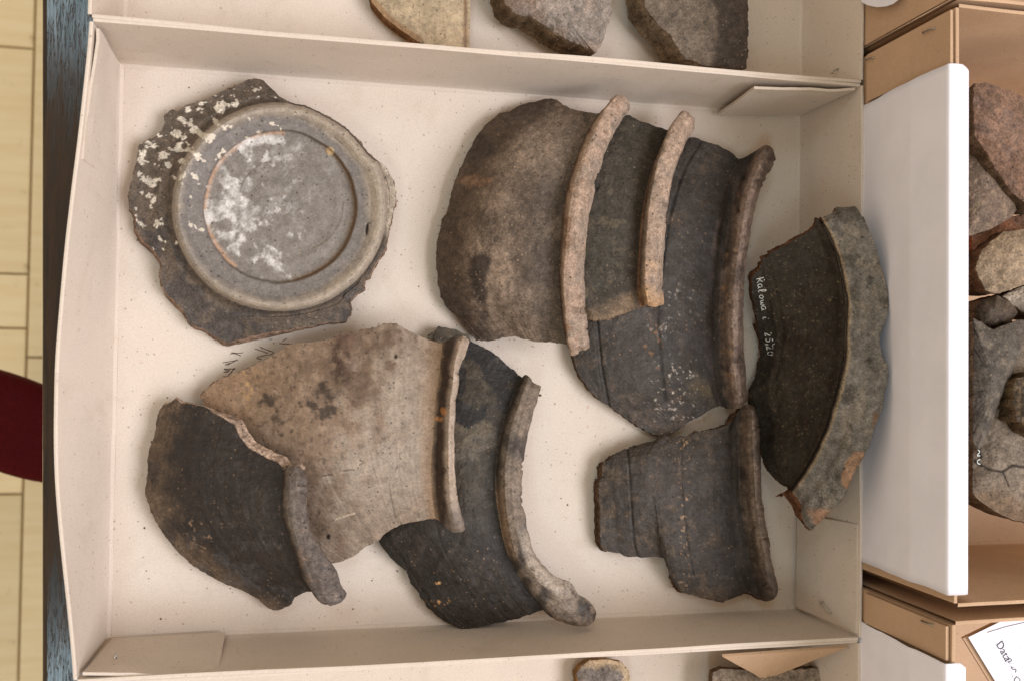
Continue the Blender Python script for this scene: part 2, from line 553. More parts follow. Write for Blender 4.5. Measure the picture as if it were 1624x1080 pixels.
def wall_strip(name, a, b, ra, rb, parent, mat, bow=0.0, seed=1, fold=0.0024, n=44):
    """a tray wall: score line, rounded fold at the foot, then the upright board. a,b foot corners; ra,rb rim corners"""
    a, b, ra, rb = [np.asarray(p, float) for p in (a, b, ra, rb)]
    e = b - a; e[2] = 0; L = np.linalg.norm(e); e /= L
    nin = np.array([-e[1], e[0], 0])                  # towards the inside (walls run clockwise seen from above: set by caller)
    u = np.linspace(0, 1, n)
    H = ra[2] - a[2]
    prof = [(fold + 0.0006, 0.0), (fold + 0.0002, -0.00035), (fold - 0.0003, 0.00015), (fold * 0.55, 0.0005), (fold * 0.22, 0.0013), (0.0, 0.0034)]
    rows = []
    ledge = fbm(u * L * 1000, u * 0, 26, seed, 3) * 0.00022
    for (i, z) in prof:
        rows.append(a + np.outer(u, b - a) + nin * (i + (0.00018 * fbm(u * 900, u * 0, 40, seed + 5, 2))[:, None]) + np.array([0, 0, 1.0]) * z)
    for w in np.linspace(0.12, 1, 10):
        base = (1 - w) * (a + np.outer(u, b - a)) + w * (ra + np.outer(u, rb - ra))
        bo = -bow * np.clip(np.sin(math.pi * u ** 1.22), 0, 1) ** 1.1 * w ** 1.3
        wv = fbm(u * 5, u * 0 + w * 2.0, 1.1, seed + 9, 2) * 0.0006 * w
        r = base + nin * (bo + wv)[:, None]
        if w == 1.0:
            r[:, 2] += ledge
        rows.append(r)
    inn = np.stack(rows)
    out = inn[5:] - nin * TH
    out = out[::-1]
    edge = (inn[-1] + out[0]) / 2 + np.array([0, 0, 0.00022])
    out[-1, :, 2] = a[2] - TH
    und = inn[0] + np.array([0, 0, -TH])
    X = np.concatenate([inn, edge[None], out, und[None], inn[:1]])
    V = X.reshape(-1, 3) - off(parent)
    R = X.shape[0]
    q = grid_quads(R, n, 0, True)
    caps = [tuple(range(0, R * n, n))]
    me = mesh_raw(name, V, q)
    o = put(name, me, mat, parent)
    try:
        me.set_sharp_from_angle(angle=math.radians(28))
    except Exception:
        pass
    return o


def staple(parent, p, d, nrm, L=0.0085, name="staple"):
    p, d, nrm = [np.asarray(x, float) for x in (p, d, nrm)]
    d /= np.linalg.norm(d); nrm /= np.linalg.norm(nrm)
    pts = [p - d * L / 2 - nrm * 0.002, p - d * L / 2 + nrm * 0.0003, p - d * L * 0.46 + nrm * 0.0006, p + nrm * 0.0007, p + d * L * 0.46 + nrm * 0.0006, p + d * L / 2 + nrm * 0.0003, p + d * L / 2 - nrm * 0.002]
    return tubes(name, [pts], 0.00042, STEEL, parent, 6)


def tray(name, x0, x1, y0, y1, h, label, mat, zb=0.0, lean=(0.005, 0.005, 0.0025, 0.0025), bow=(0.0, 0.001, 0.0005, 0.0005), seed=1, fold=0.0024):
    """lean/bow order: west, east, south, north"""
    r = root(name, ((x0 + x1) / 2, (y0 + y1) / 2, zb - TH), label, "box")
    lw, le, ls, ln = lean
    f = [(x0, y0, zb), (x1, y0, zb), (x1, y1, zb), (x0, y1, zb)]
    t = [(x0 - lw, y0 - ls, zb + h), (x1 + le, y0 - ls, zb + h), (x1 + le, y1 + ln, zb + h), (x0 - lw, y1 + ln, zb + h)]
    base = box_mesh("base", x0 + fold, x1 - fold, y0 + fold, y1 - fold, zb - TH, zb, off(r))
    put("base", base, mat, r, False)
    for i, (k, bw) in enumerate(((0, bow[2]), (1, bow[1]), (2, bow[3]), (3, bow[0]))):
        j = (k + 1) % 4
        wall_strip("wall", f[k], f[j], t[k], t[j], r, mat, bw, seed * 10 + i, fold)
    return r


X0, X1, Y0, Y1 = -0.1000, 0.3055, -0.1513, 0.1602
HT = 0.056
tray_main = tray("cardboard_tray", X0, X1, Y0, Y1, HT, "open cardboard tray holding the nine dark pottery sherds in the middle", CARD,
                 lean=(0.0025, 0.0070, 0.0025, 0.0030), bow=(0.0115, 0.0006, 0.0004, 0.0004), seed=1)
tray_n = tray("cardboard_tray", X0 + 0.001, X1 + 0.001, Y1 + 0.0095, Y1 + 0.3200, HT, "cardboard tray along the top edge of the photo with three sherds", CARD,
              lean=(0.0040, 0.0065, 0.0030, 0.0030), bow=(0.001, 0.0006, 0.0004, 0.0004), seed=3)
tray_s = tray("cardboard_tray", X0 + 0.001, X1 + 0.001, Y0 - 0.3200, Y0 - 0.0090, HT - 0.0015, "cardboard tray along the bottom edge of the photo with two grey sherds", CARD,
              lean=(0.003, 0.0065, 0.0030, 0.0030), bow=(0.001, 0.0006, 0.0004, 0.0004), seed=4)

# corner flaps, folded in and stapled


def flap(parent, pts, seed, mat=CARD, nu=12, nv=7, warp=0.0007):
    return slab("corner_flap", [W(*p) for p in pts], 0.0015, mat, parent, nu, nv, warp, seed)


flap(tray_main, [(1268.5, 180.5, 0.003), (1138, 180, 0.0035), (1196, 138, 0.0545), (1356, 141, 0.0550)], 2)          # north-east, against the north wall
flap(tray_main, [(177, 286, 0.010), (190, 104, 0.0035), (157, 46, 0.0545), (131, 253, 0.053)], 5)                    # north-west, against the west wall
flap(tray_main, [(179, 1016, 0.003), (357, 1006, 0.0045), (345, 1071, 0.0545), (131, 1071, 0.0545)], 7)              # south-west, against the south wall
flap(tray_main, [(1264, 814, 0.004), (1262, 962, 0.004), (1357, 1004, 0.0545), (1359, 831, 0.0545)], 9)              # south-east, against the east wall
flap(tray_s, [(1345, 1026, 0.050), (1146, 1041, 0.050), (1205, 1074, 0.026), (1230, 1070, 0.024)], 11, CARD_BROWN)
staple(tray_main, W(1298, 158, 0.0345), W(1310, 155, 0.031) - W(1286, 161, 0.031), (0, -1, 0.1))
staple(tray_main, W(1310, 963, 0.0320), W(1316, 969, 0.026) - W(1304, 957, 0.022), (-1, 0, 0.1))
staple(tray_main, W(165, 92, 0.0340), W(169, 98, 0.020) - W(161, 86, 0.03), (1, 0, 0.2), 0.006)
staple(tray_main, W(181, 1047, 0.0360), W(183, 1040, 0.03) - W(179, 1053, 0.03), (0, 1, 0.1), 0.006)
staple(tray_n, W(1325, 113, 0.036), W(1334, 109, 0.036) - W(1316, 117, 0.036), (-1, 0, 0.2), 0.007)

# faint handwriting in brown ink on the tray floor
zi = 0.00012
ink = [[(386, 559), (378, 560), (367, 559)], [(365, 561), (372, 560.5), (382, 564)], [(353, 575), (362, 573.5), (377, 571)],
       [(376, 570), (368, 575), (359, 577), (357, 579)], [(366, 576), (360, 579)], [(355, 585), (363, 584.5), (373, 585)],
       [(356, 586), (366, 587), (354, 590), (362, 589)], [(354, 596.5), (361, 596), (372, 583)],
       [(404, 553), (414, 556), (425, 560)], [(412, 550), (424, 555), (435, 559), (426, 563)], [(425, 562), (414, 565), (406, 567), (415, 570)],
       [(427, 538.5), (432, 538)], [(443, 544), (447, 545), (459, 545.5)], [(433, 545), (435, 543.5)], [(448, 541), (455, 537)]]
tubes("handwriting", [polyline(s, 8, True) @ np.array([[1, 0], [0, 1]]) if False else W(polyline(s, 8, True)[:, 0], polyline(s, 8, True)[:, 1], zi) for s in ink], 0.00022, INK_DARK, tray_main, 5, 0.35)

# ------------------------------------------------------------------ sherds


def build_sherd(name, label, L, N, E, T, B, z, prof, paint, nu, nv, nw, t=0.0065, t_lip=0.007, grooves=(), under=None, frac=None,
                mats=(POT, POT, POT_BREAK), jag=(1.1, 1.1, 1.1), seed=1, Tl=None, Bl=None, rough=1.0, tilt_lip=None, group=None, striae=0.0):
    """a rim sherd: body wall (L..N), thickened rim (N..E). Curves are read off the photo, z is the height of each point in mm"""
    Lp = polyline(L, nv, False, jag[0], seed); Np = polyline(N, nv, True, 0.25, seed + 1); Ep = polyline(E, nv, True, 0.8, seed + 2)
    Tp = polyline(T, nu, False, jag[1], seed + 3); Bp = polyline(B, nu, False, jag[2], seed + 4)
    for arr, a, b in ((Tp, Lp[0], Np[0]), (Bp, Lp[-1], Np[-1])):
        arr[0] = a; arr[-1] = b
    Tq = polyline(Tl if Tl else [Np[0], Ep[0]], nw, bool(Tl), 0.4, seed + 5); Bq = polyline(Bl if Bl else [Np[-1], Ep[-1]], nw, bool(Bl), 0.4, seed + 6)
    Tq[0], Tq[-1], Bq[0], Bq[-1] = Np[0], Ep[0], Np[-1], Ep[-1]
    Pb = coons(Lp, Np, Tp, Bp, nu, nv); Pl = coons(Np, Ep, Tq, Bq, nw, nv)
    zb = cubic2(z, nu, nv) / 1000
    w = np.linspace(0, 1, nw)
    vv = np.linspace(0, 1, nv)
    pr = smooth_profile(prof, w, 6) / 1000
    endf = 1 - 0.30 * np.exp(-(vv / 0.012) ** 2) - 0.30 * np.exp(-((1 - vv) / 0.012) ** 2)
    wob = 1 + 0.16 * fbm(vv * 400, vv * 0, 55, seed + 33, 3)
    zl = zb[:, -1:] + (pr[None] - pr[0]) * (endf * wob)[:, None]
    if tilt_lip is not None:
        zl = zl + tilt_lip(w[None], vv[:, None]) / 1000
    Pp = np.concatenate([Pb, Pl[:, 1:]], 1); Z = np.concatenate([zb, zl[:, 1:]], 1)
    U = np.concatenate([np.linspace(0, 1, nu), 1 + w[1:]])[None] * np.ones((nv, 1)); Vv = vv[:, None] * np.ones_like(U)
    x, y = Pp[..., 0], Pp[..., 1]
    X0_ = W(x, y, Z)
    nsm = grid_normals(X0_)
    d = (0.00045 * fbm(x, y, 34, seed + 20, 3) + 0.00020 * fbm(x, y, 9, seed + 21, 3)) * rough
    if striae:
        d = d + striae * 0.00012 * (vnoise(U * 70, Vv * 1.5, seed + 30) - 0.5)
    C = paint(Pp, U, Vv)
    ln = vnoise(np.where(U > 1, (U - 1) * 13, U * 85), Vv * 3.0, seed + 80) - 0.5      # wheel lines run along the rim
    C = C * (1 + np.where(U > 1, 0.30, 0.13) * ln)[..., None]
    d = d + np.where(U > 1, 0.00035, 0.00012) * ln
    chip = sst(0.62, 0.9, fbm(x, y, 13, seed + 81, 3)) * sst(1.25, 1.6, U) * (U > 1)
    d = d - 0.0009 * chip
    C = C * (1 - 0.22 * chip)[..., None]
    for pts, wd, dep, dark in grooves:
        g = np.exp(-(seg_dist(Pp, polyline(pts, 40, True)) / wd) ** 2)
        g = g * (0.75 + 0.25 * fbm(x, y, 14, seed + 40, 2))
        d = d - g * dep / 1000
        C = C * (1 - (1 - dark) * np.clip(g, 0, 1)[..., None])
    X = X0_ + nsm * d[..., None]
    nrm = grid_normals(X)
    X[..., 2] = np.maximum(X[..., 2], 0.0012)
    # underside
    tt = np.where(U > 1, t_lip, t)
    nof = nsm * np.array([0.45, 0.45, 1.0]); nof[..., 2] = np.maximum(nof[..., 2], 0.6)
    nof /= np.linalg.norm(nof, axis=-1)[..., None]
    Bt = X0_ - nof * tt[..., None]
    Bt[..., 2] = np.clip(Bt[..., 2], 0.0004, X[..., 2] - 0.0008)
    c0 = X0_.reshape(-1, 3).mean(0); c0[2] = 0
    r = root(name, tuple(c0), label, "sherd", group)

    def cut(j0, j1):
        return X[:, j0:j1], nrm[:, j0:j1], C[:, j0:j1], Bt[:, j0:j1]

    for pn, j0, j1, mt, rim in (("body_wall", 0, nu, mats[0], False), ("rim", nu - 1, nu + nw - 1, mats[1], True)):
        Xa, na, Ca, Ba = cut(j0, j1)
        if rim:   # round the outer edge down to the underside
            e0, e1 = Xa[:, -1], Ba[:, -1]
            outw = e0 - Xa[:, -3]; outw[:, 2] = 0; outw /= np.maximum(np.linalg.norm(outw, axis=1), 1e-9)[:, None]
            ex = [e0 * (1 - s) + e1 * s + outw * 0.0012 * math.sin(math.pi * s) for s in (0.12, 0.3, 0.5, 0.7, 0.88, 1.0)]
            ex = np.stack(ex, 1)
            Xa = np.concatenate([Xa, ex], 1)
            na = grid_normals(Xa); na[:, :j1 - j0 - 1] = nrm[:, j0:j1 - 1]
            Ca = np.concatenate([Ca, np.repeat(Ca[:, -1:], 6, 1)], 1)
        nvv, nuu = Xa.shape[:2]
        ss = [i for i in range(0, nvv, 4)]; ss = ss if ss[-1] == nvv - 1 else ss + [nvv - 1]
        tt_ = [i for i in range(0, Ba.shape[1], 4)]; tt_ = tt_ if tt_[-1] == Ba.shape[1] - 1 else tt_ + [Ba.shape[1] - 1]
        Bs = Ba[np.ix_(ss, tt_)]; nb_ = -grid_normals(Bs)
        Vx = np.vstack([Xa.reshape(-1, 3), Bs.reshape(-1, 3)]) - c0
        q = np.vstack([grid_quads(nvv, nuu), grid_quads(len(ss), len(tt_), nvv * nuu, True)])
        Cx = np.vstack([Ca.reshape(-1, 3), np.tile(np.median(Ca.reshape(-1, 3), 0) * 0.8, (Bs.shape[0] * Bs.shape[1], 1))])
        nx = np.vstack([na.reshape(-1, 3), nb_.reshape(-1, 3)])
        put(pn, mesh_raw(pn, Vx, q, None, Cx, nx), mt, r)
    # broken edge: top side, left side, bottom side
    top = np.concatenate([X[0, ::-1], X[1:, 0], X[-1, 1:]]); bot = np.concatenate([Bt[0, ::-1], Bt[1:, 0], Bt[-1, 1:]])
    cc = np.concatenate([C[0, ::-1], C[1:, 0], C[-1, 1:]])
    nT, nL = X.shape[1], nv - 1
    side = np.concatenate([np.zeros(nT), np.ones(nL), np.full(nT - 1, 2)])
    posn = np.concatenate([np.linspace(1, 0, nT), vv[1:], np.linspace(0, 1, nT - 1)])
    sh = np.zeros((len(top), 3))
    if under:
        for sd, fn in under.items():
            k = side == "TLB".index(sd)
            for i in np.where(k)[0]:
                dx, dy, dz = fn(posn[i]); sh[i] = (dx * 0.00034, -dy * 0.00034, dz * 0.001)
    ker = np.hanning(15); ker /= ker.sum()
    sh = np.stack([np.convolve(np.pad(sh[:, i], 7, 'edge'), ker, 'valid') for i in range(3)], 1)
    bot = bot + sh
    bot[:, 2] = np.clip(bot[:, 2], 0.0004, top[:, 2] - 0.0006)
    bot[:, 2] = np.where(bot[:, 2] < 0.0065, 0.0005, bot[:, 2])
    make_fracture(r, top, bot, cc, frac if frac is not None else srgb(120, 98, 80, 0.7), seed, mats[2], c0)
    return r, (Pp, X)


def make_fracture(r, top, bot, cc, frac, seed, mat, c0, closed=False, rows=9):
    n = len(top)
    g = np.gradient(top, axis=0); g[:, 2] = 0
    s_ = np.cumsum(np.linalg.norm(g, axis=1)) * 1000
    outw = np.stack([g[:, 1], -g[:, 0], np.zeros(n)], 1); outw /= np.maximum(np.linalg.norm(outw, axis=1), 1e-9)[:, None]
    cen = top.mean(0)
    if ((top - cen) * outw).sum() < 0: outw = -outw
    Rw, Rc = [], []
    for i in range(rows):
        w = i / (rows - 1)
        k = (0.0009 * fbm(s_, s_ * 0 + w * 9, 3.2, seed + 50, 4, 0.6) + 0.0003) * math.sin(math.pi * min(w * 1.0, 1)) ** 0.6
        p = top * (1 - w) + bot * w + outw * k[:, None]
        p[:, 2] += 0.0006 * fbm(s_ + 50, s_ * 0 + w * 7, 2.6, seed + 60, 3) * math.sin(math.pi * w)
        p[:, 2] = np.maximum(p[:, 2], 0.0004)
        Rw.append(p)
        m = 0.85 + 0.3 * fbm(s_, s_ * 0 + w * 6, 4.0, seed + 70, 4)
        core = 1 - 0.35 * math.exp(-((w - 0.55) / 0.25) ** 2)
        c = frac[None] * np.clip(m, 0.4, 1.5)[:, None] * core
        if w < 0.08: c = 0.5 * cc + 0.5 * c
        Rc.append(c)
    X = np.stack(Rw); Cx = np.stack(Rc)
    q = grid_quads(rows, n, 0, False)
    # orientation
    a, b, c_, _ = X.reshape(-1, 3)[q[len(q) // 2]]
    nn = np.cross(b - a, c_ - a)
    if nn @ outw[n // 2] < 0: q = q[:, ::-1]
    put("broken_edge", mesh_raw("broken_edge", X.reshape(-1, 3) - c0, q, None, Cx.reshape(-1, 3)), mat, r)


def mixc(a, b, m):
    m = np.clip(m, 0, 1)[..., None]
    return a * (1 - m) + b * m


def blob(P, cx, cy, rx, ry, n, edge=0.5, amt=0.55):
    d = np.hypot((P[..., 0] - cx) / rx, (P[..., 1] - cy) / ry) + n * amt
    return 1 - sst(1 - edge, 1 + edge * 0.2, d)


def mottle(P, base, seed, a=0.25, s=30, b=0.18, s2=8):
    x, y = P[..., 0], P[..., 1]
    k = 1 + a * fbm(x, y, s, seed, 4) + b * fbm(x, y, s2, seed + 3, 3)
    return np.asarray(base)[None, None] * np.clip(k, 0.35, 1.9)[..., None]


K = np.array([0.79, 0.765, 0.735])     # photo brightness -> reflectance

# --- sherd with the plain brown-grey body and pale worn rim (topmost of the nested three)


def paint_a1(P, U, v):
    x, y = P[..., 0], P[..., 1]
    c = mottle(P, srgb(122, 106, 92, K), 11, 0.22, 40, 0.2, 7)
    n = fbm(x, y, 26, 12, 4)
    c = mixc(c, c * np.array([0.85, 0.92, 0.98]) * 0.72, sst(0.55, 0.95, U + 0.12 * n) * (U <= 1) * 0.8)  # body darkened towards the neck: soot, with shade beside the rim painted in
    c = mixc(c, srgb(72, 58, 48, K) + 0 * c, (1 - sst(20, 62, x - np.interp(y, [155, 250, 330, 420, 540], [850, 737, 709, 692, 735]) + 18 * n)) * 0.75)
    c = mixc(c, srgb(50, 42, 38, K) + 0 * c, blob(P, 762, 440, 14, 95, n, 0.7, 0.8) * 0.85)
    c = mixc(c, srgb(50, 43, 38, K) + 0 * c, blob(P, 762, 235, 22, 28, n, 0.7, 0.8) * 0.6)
    c = mixc(c, srgb(134, 106, 85, K) + 0 * c, blob(P, 748, 288, 22, 10, n, 0.7, 0.8) * 0.8)
    c = mixc(c, srgb(55, 47, 42, K) + 0 * c, sst(0.15, 0.7, fbm(x, y, 60, 15, 4)) * 0.45 * (U <= 1))
    lip = mottle(P, srgb(170, 147, 130, K), 16, 0.08, 30, 0.08, 6)
    lip = mixc(lip, srgb(146, 132, 120, K) + 0 * lip, sst(-0.1, 0.6, fbm(x, y * 0.6, 24, 17, 4) + (U - 1.55) * 1.6) * 0.7)
    lip = mixc(lip, srgb(128, 100, 78, K) + 0 * lip, sst(0.35, 0.8, fbm(x, y, 20, 18, 4) + (1.35 - U)) * 0.8)
    lip = mixc(lip, srgb(78, 58, 44, K) + 0 * lip, 1 - sst(1.02, 1.24, U))  # brown foot of the rim, with the crease shade painted in
    return np.where((U > 1.0)[..., None], lip, c)


A1_L = [(875, 156), (850, 160), (832, 164), (810, 177), (791, 181), (767, 201), (752, 223), (737, 251), (724, 279), (715, 307), (709, 334), (699, 355), (694, 381), (692, 414), (694, 444), (699, 473), (710, 490), (728, 507), (739, 521), (756, 539)]
A1_T = [(875, 156), (884, 159), (893, 166), (904, 172), (921, 177), (940, 180), (949, 181)]
A1_B = [(756, 539), (775, 541), (791, 538), (799, 535), (817, 534), (828, 538), (850, 541), (875, 543), (898, 546)]
A1_N = [(949, 181), (934, 204), (921, 231), (911, 258), (903, 283), (896, 308), (892, 336), (889, 365), (887, 400), (885, 433), (887, 465), (890, 500), (895, 530), (898, 546)]
A1_E = [(999, 174), (988, 188), (977, 207), (965, 231), (956, 255), (948, 281), (941, 310), (935, 336), (932, 360), (929, 386), (927, 423), (927, 460), (930, 503), (932, 525), (935, 551)]
A1_Tl = [(949, 181), (963, 166), (976, 152), (988, 152), (997, 162), (999, 174)]
A1_Bl = [(898, 546), (902, 557), (908, 564), (922, 558), (935, 551)]
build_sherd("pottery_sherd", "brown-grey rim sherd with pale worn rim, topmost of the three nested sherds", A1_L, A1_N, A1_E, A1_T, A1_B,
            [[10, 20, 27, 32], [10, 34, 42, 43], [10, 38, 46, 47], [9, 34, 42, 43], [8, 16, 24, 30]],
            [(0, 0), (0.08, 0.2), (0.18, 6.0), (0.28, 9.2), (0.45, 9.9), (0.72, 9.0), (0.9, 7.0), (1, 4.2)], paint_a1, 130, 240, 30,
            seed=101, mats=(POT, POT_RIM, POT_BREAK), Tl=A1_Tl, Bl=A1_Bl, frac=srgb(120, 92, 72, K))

# --- second nested sherd


def paint_a2(P, U, v):
    x, y = P[..., 0], P[..., 1]
    n = fbm(x, y, 26, 22, 4)
    c = mottle(P, srgb(68, 62, 53, K), 21, 0.15, 36, 0.12, 7)
    c = mixc(c, srgb(138, 116, 94, K) + 0 * c, sst(0.86, 1.0, v + 0.05 * n) * 0.9)
    c = mixc(c, srgb(110, 98, 80, K) + 0 * c, sst(0.3, 0.8, fbm(x, y, 22, 25, 4)) * 0.5)
    c = mixc(c, srgb(52, 40, 30, K) + 0 * c, sst(0.86, 0.99, U) * (U <= 1) * 0.7)  # neck crease: its shade painted into the sooty brown
    c = mixc(c, np.array([0.006, 0.006, 0.006]) + 0 * c, 1 - sst(2.6, 4.2, np.hypot(x - 946, y - 301)))
    lip = mottle(P, srgb(170, 148, 131, K), 26, 0.12, 26, 0.12, 6)
    lip = mixc(lip, srgb(205, 165, 122, K) + 0 * lip, sst(0.75, 0.98, v + 0.1 * n) * 0.7)
    lip = mixc(lip, srgb(142, 128, 116, K) + 0 * lip, sst(0.1, 0.7, fbm(x, y * 0.6, 18, 27, 4) + (U - 1.6)) * 0.7)
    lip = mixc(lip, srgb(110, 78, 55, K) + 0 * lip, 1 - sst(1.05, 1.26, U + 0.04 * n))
    return np.where((U > 1.0)[..., None], lip, c)


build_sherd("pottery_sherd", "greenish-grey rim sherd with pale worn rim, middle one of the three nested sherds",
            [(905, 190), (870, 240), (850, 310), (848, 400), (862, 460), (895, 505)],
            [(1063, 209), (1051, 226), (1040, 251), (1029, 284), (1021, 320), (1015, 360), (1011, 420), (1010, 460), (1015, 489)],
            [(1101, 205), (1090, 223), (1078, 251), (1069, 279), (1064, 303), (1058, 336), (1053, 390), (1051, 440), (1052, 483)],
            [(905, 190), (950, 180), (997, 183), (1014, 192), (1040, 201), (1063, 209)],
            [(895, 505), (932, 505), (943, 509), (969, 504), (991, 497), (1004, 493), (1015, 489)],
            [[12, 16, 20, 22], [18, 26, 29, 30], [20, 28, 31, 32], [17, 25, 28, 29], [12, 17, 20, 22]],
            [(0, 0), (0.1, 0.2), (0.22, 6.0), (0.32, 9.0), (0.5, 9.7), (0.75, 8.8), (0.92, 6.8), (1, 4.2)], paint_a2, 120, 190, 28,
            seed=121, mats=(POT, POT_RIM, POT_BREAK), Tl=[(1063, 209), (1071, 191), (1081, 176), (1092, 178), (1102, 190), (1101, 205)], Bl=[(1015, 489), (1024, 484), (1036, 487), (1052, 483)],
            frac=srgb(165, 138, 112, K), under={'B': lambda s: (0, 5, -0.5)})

# --- third nested sherd, dark with incised lines


def paint_a3(P, U, v):
    x, y = P[..., 0], P[..., 1]
    n = fbm(x, y, 26, 32, 4)
    c = mottle(P, srgb(64, 57, 52, K), 31, 0.16, 34, 0.14, 7)
    c = mixc(c, srgb(50, 47, 43, K) + 0 * c, sst(0.0, 0.8, fbm(x, y, 50, 33, 3)) * 0.6)
    c = mixc(c, srgb(92, 78, 67, K) + 0 * c, sst(0.25, 0.8, fbm(x, y, 18, 34, 4) + 0.5 * sst(600, 680, y)) * 0.6)
    c = mixc(c, srgb(150, 112, 78, K) + 0 * c, sst(0.55, 0.9, fbm(x, y, 11, 35, 3)) * blob(P, 1035, 545, 40, 40, n) * 0.7)
    wh = sst(0.62, 0.80, fbm(x, y, 5.5, 36, 3, 0.6)) * np.maximum(blob(P, 1075, 605, 70, 70, n, 0.8), 0.55 * blob(P, 1080, 500, 50, 60, n, 0.8))
    c = mixc(c, srgb(190, 182, 172, K) + 0 * c, wh * 0.9)
    c = mixc(c, srgb(38, 32, 27, K) + 0 * c, sst(0.76, 0.99, U) * 0.85)  # soot towards the neck, with the shade of the hollow painted in
    c = mixc(c, srgb(112, 98, 72, K) + 0 * c, blob(P, 1125, 615, 30, 32, n, 0.8) * 0.7)
    lip = mottle(P, srgb(140, 122, 112, K), 37, 0.2, 24, 0.2, 6)
    lip = mixc(lip, srgb(34, 27, 22, K) + 0 * lip, (1 - sst(1.30, 1.56, U + 0.08 * n)) * 0.95)  # hollow side of the rim: shade painted in as near-black brown
    lip = mixc(lip, srgb(168, 130, 92, K) + 0 * lip, sst(0.35, 0.75, fbm(x, y, 9, 38, 3)) * np.exp(-((U - 1.5) / 0.12) ** 2) * 0.8)
    lip = mixc(lip, srgb(82, 70, 64, K) + 0 * lip, sst(0.2, 0.7, fbm(x, y * 0.5, 22, 39, 4)) * 0.65)
    return np.where((U > 1.0)[..., None], lip, c)


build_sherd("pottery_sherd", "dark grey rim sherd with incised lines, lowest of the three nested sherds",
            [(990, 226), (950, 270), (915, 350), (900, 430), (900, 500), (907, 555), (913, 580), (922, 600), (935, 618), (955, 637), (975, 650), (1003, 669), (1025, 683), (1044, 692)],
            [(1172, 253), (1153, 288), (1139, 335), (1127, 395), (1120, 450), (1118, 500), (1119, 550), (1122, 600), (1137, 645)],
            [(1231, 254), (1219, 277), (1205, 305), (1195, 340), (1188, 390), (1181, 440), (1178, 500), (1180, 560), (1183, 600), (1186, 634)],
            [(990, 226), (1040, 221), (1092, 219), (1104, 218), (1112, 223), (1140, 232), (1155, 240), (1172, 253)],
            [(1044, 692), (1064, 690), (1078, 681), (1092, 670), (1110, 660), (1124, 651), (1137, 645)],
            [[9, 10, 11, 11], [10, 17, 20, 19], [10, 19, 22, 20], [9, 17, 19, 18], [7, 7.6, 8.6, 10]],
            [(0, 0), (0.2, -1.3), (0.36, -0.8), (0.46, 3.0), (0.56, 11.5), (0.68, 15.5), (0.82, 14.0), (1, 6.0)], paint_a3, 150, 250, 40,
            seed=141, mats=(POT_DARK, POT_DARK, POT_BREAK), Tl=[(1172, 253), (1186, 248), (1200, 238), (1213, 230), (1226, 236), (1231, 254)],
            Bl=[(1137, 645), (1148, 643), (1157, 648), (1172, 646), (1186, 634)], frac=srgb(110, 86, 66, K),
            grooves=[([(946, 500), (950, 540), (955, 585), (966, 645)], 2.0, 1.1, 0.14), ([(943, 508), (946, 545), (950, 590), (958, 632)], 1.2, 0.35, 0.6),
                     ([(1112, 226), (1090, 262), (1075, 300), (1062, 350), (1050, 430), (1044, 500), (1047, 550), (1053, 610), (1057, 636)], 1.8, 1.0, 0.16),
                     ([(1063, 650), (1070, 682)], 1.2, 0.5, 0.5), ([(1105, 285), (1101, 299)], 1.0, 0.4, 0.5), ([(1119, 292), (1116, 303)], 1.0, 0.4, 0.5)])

# --- black sherd with a broad flange, leaning on the east wall


def paint_r(P, U, v):
    x, y = P[..., 0], P[..., 1]
    n = fbm(x, y, 26, 42, 4)
    c = mottle(P, srgb(56, 50, 43, K), 41, 0.2, 40, 0.22, 7)
    c = mixc(c, srgb(40, 27, 20, K) + 0 * c, sst(0.0, 0.7, fbm(x, y, 24, 43, 4)) * 0.6)
    c = mixc(c, srgb(175, 155, 120, K) + 0 * c, sst(1.0, 1.15, fbm(x, y, 3.0, 44, 2)) * 0.4)
    fl_ = mottle(P, srgb(124, 121, 117, K), 45, 0.14, 30, 0.12, 7)
    fl_ = mixc(fl_, srgb(138, 131, 122, K) + 0 * fl_, sst(0.1, 0.7, fbm(x, y, 22, 46, 4)) * 0.7)
    fl_ = mixc(fl_, srgb(84, 80, 74, K) + 0 * fl_, sst(0.15, 0.65, fbm(x, y, 26, 47, 5) + 0.4 * blob(P, 1370, 365, 40, 60, n)) * 0.7)
    chip = [(1373, 712), (1352, 717), (1340, 735), (1334, 752), (1334, 770), (1345, 776), (1352, 752), (1364, 736)]
    fl_ = mixc(fl_, srgb(160, 130, 108, K) * (1 + 0.25 * n[..., None]), sst(-1.2, 1.8, sdpoly(P, chip) + 2 * fbm(x, y, 7, 48, 3)))
    fl_ = mixc(fl_, srgb(165, 130, 108, K) + 0 * fl_, blob(P, 1305, 820, 24, 16, n, 0.5) * 0.85)
    fl_ = mixc(fl_, srgb(146, 116, 94, K) + 0 * fl_, blob(P, 1390, 668, 7, 16, n, 0.5) * 0.8)
    fl_ = mixc(fl_, srgb(172, 150, 118, K) + 0 * fl_, np.exp(-((U - 1.10) / 0.03) ** 2) * 0.6)
    fl_ = mixc(fl_, srgb(30, 22, 17, K) + 0 * fl_, 1 - sst(1.04, 1.09, U))  # step below the flange edge painted dark for its shade
    return np.where((U > 1.0)[..., None], fl_, c)


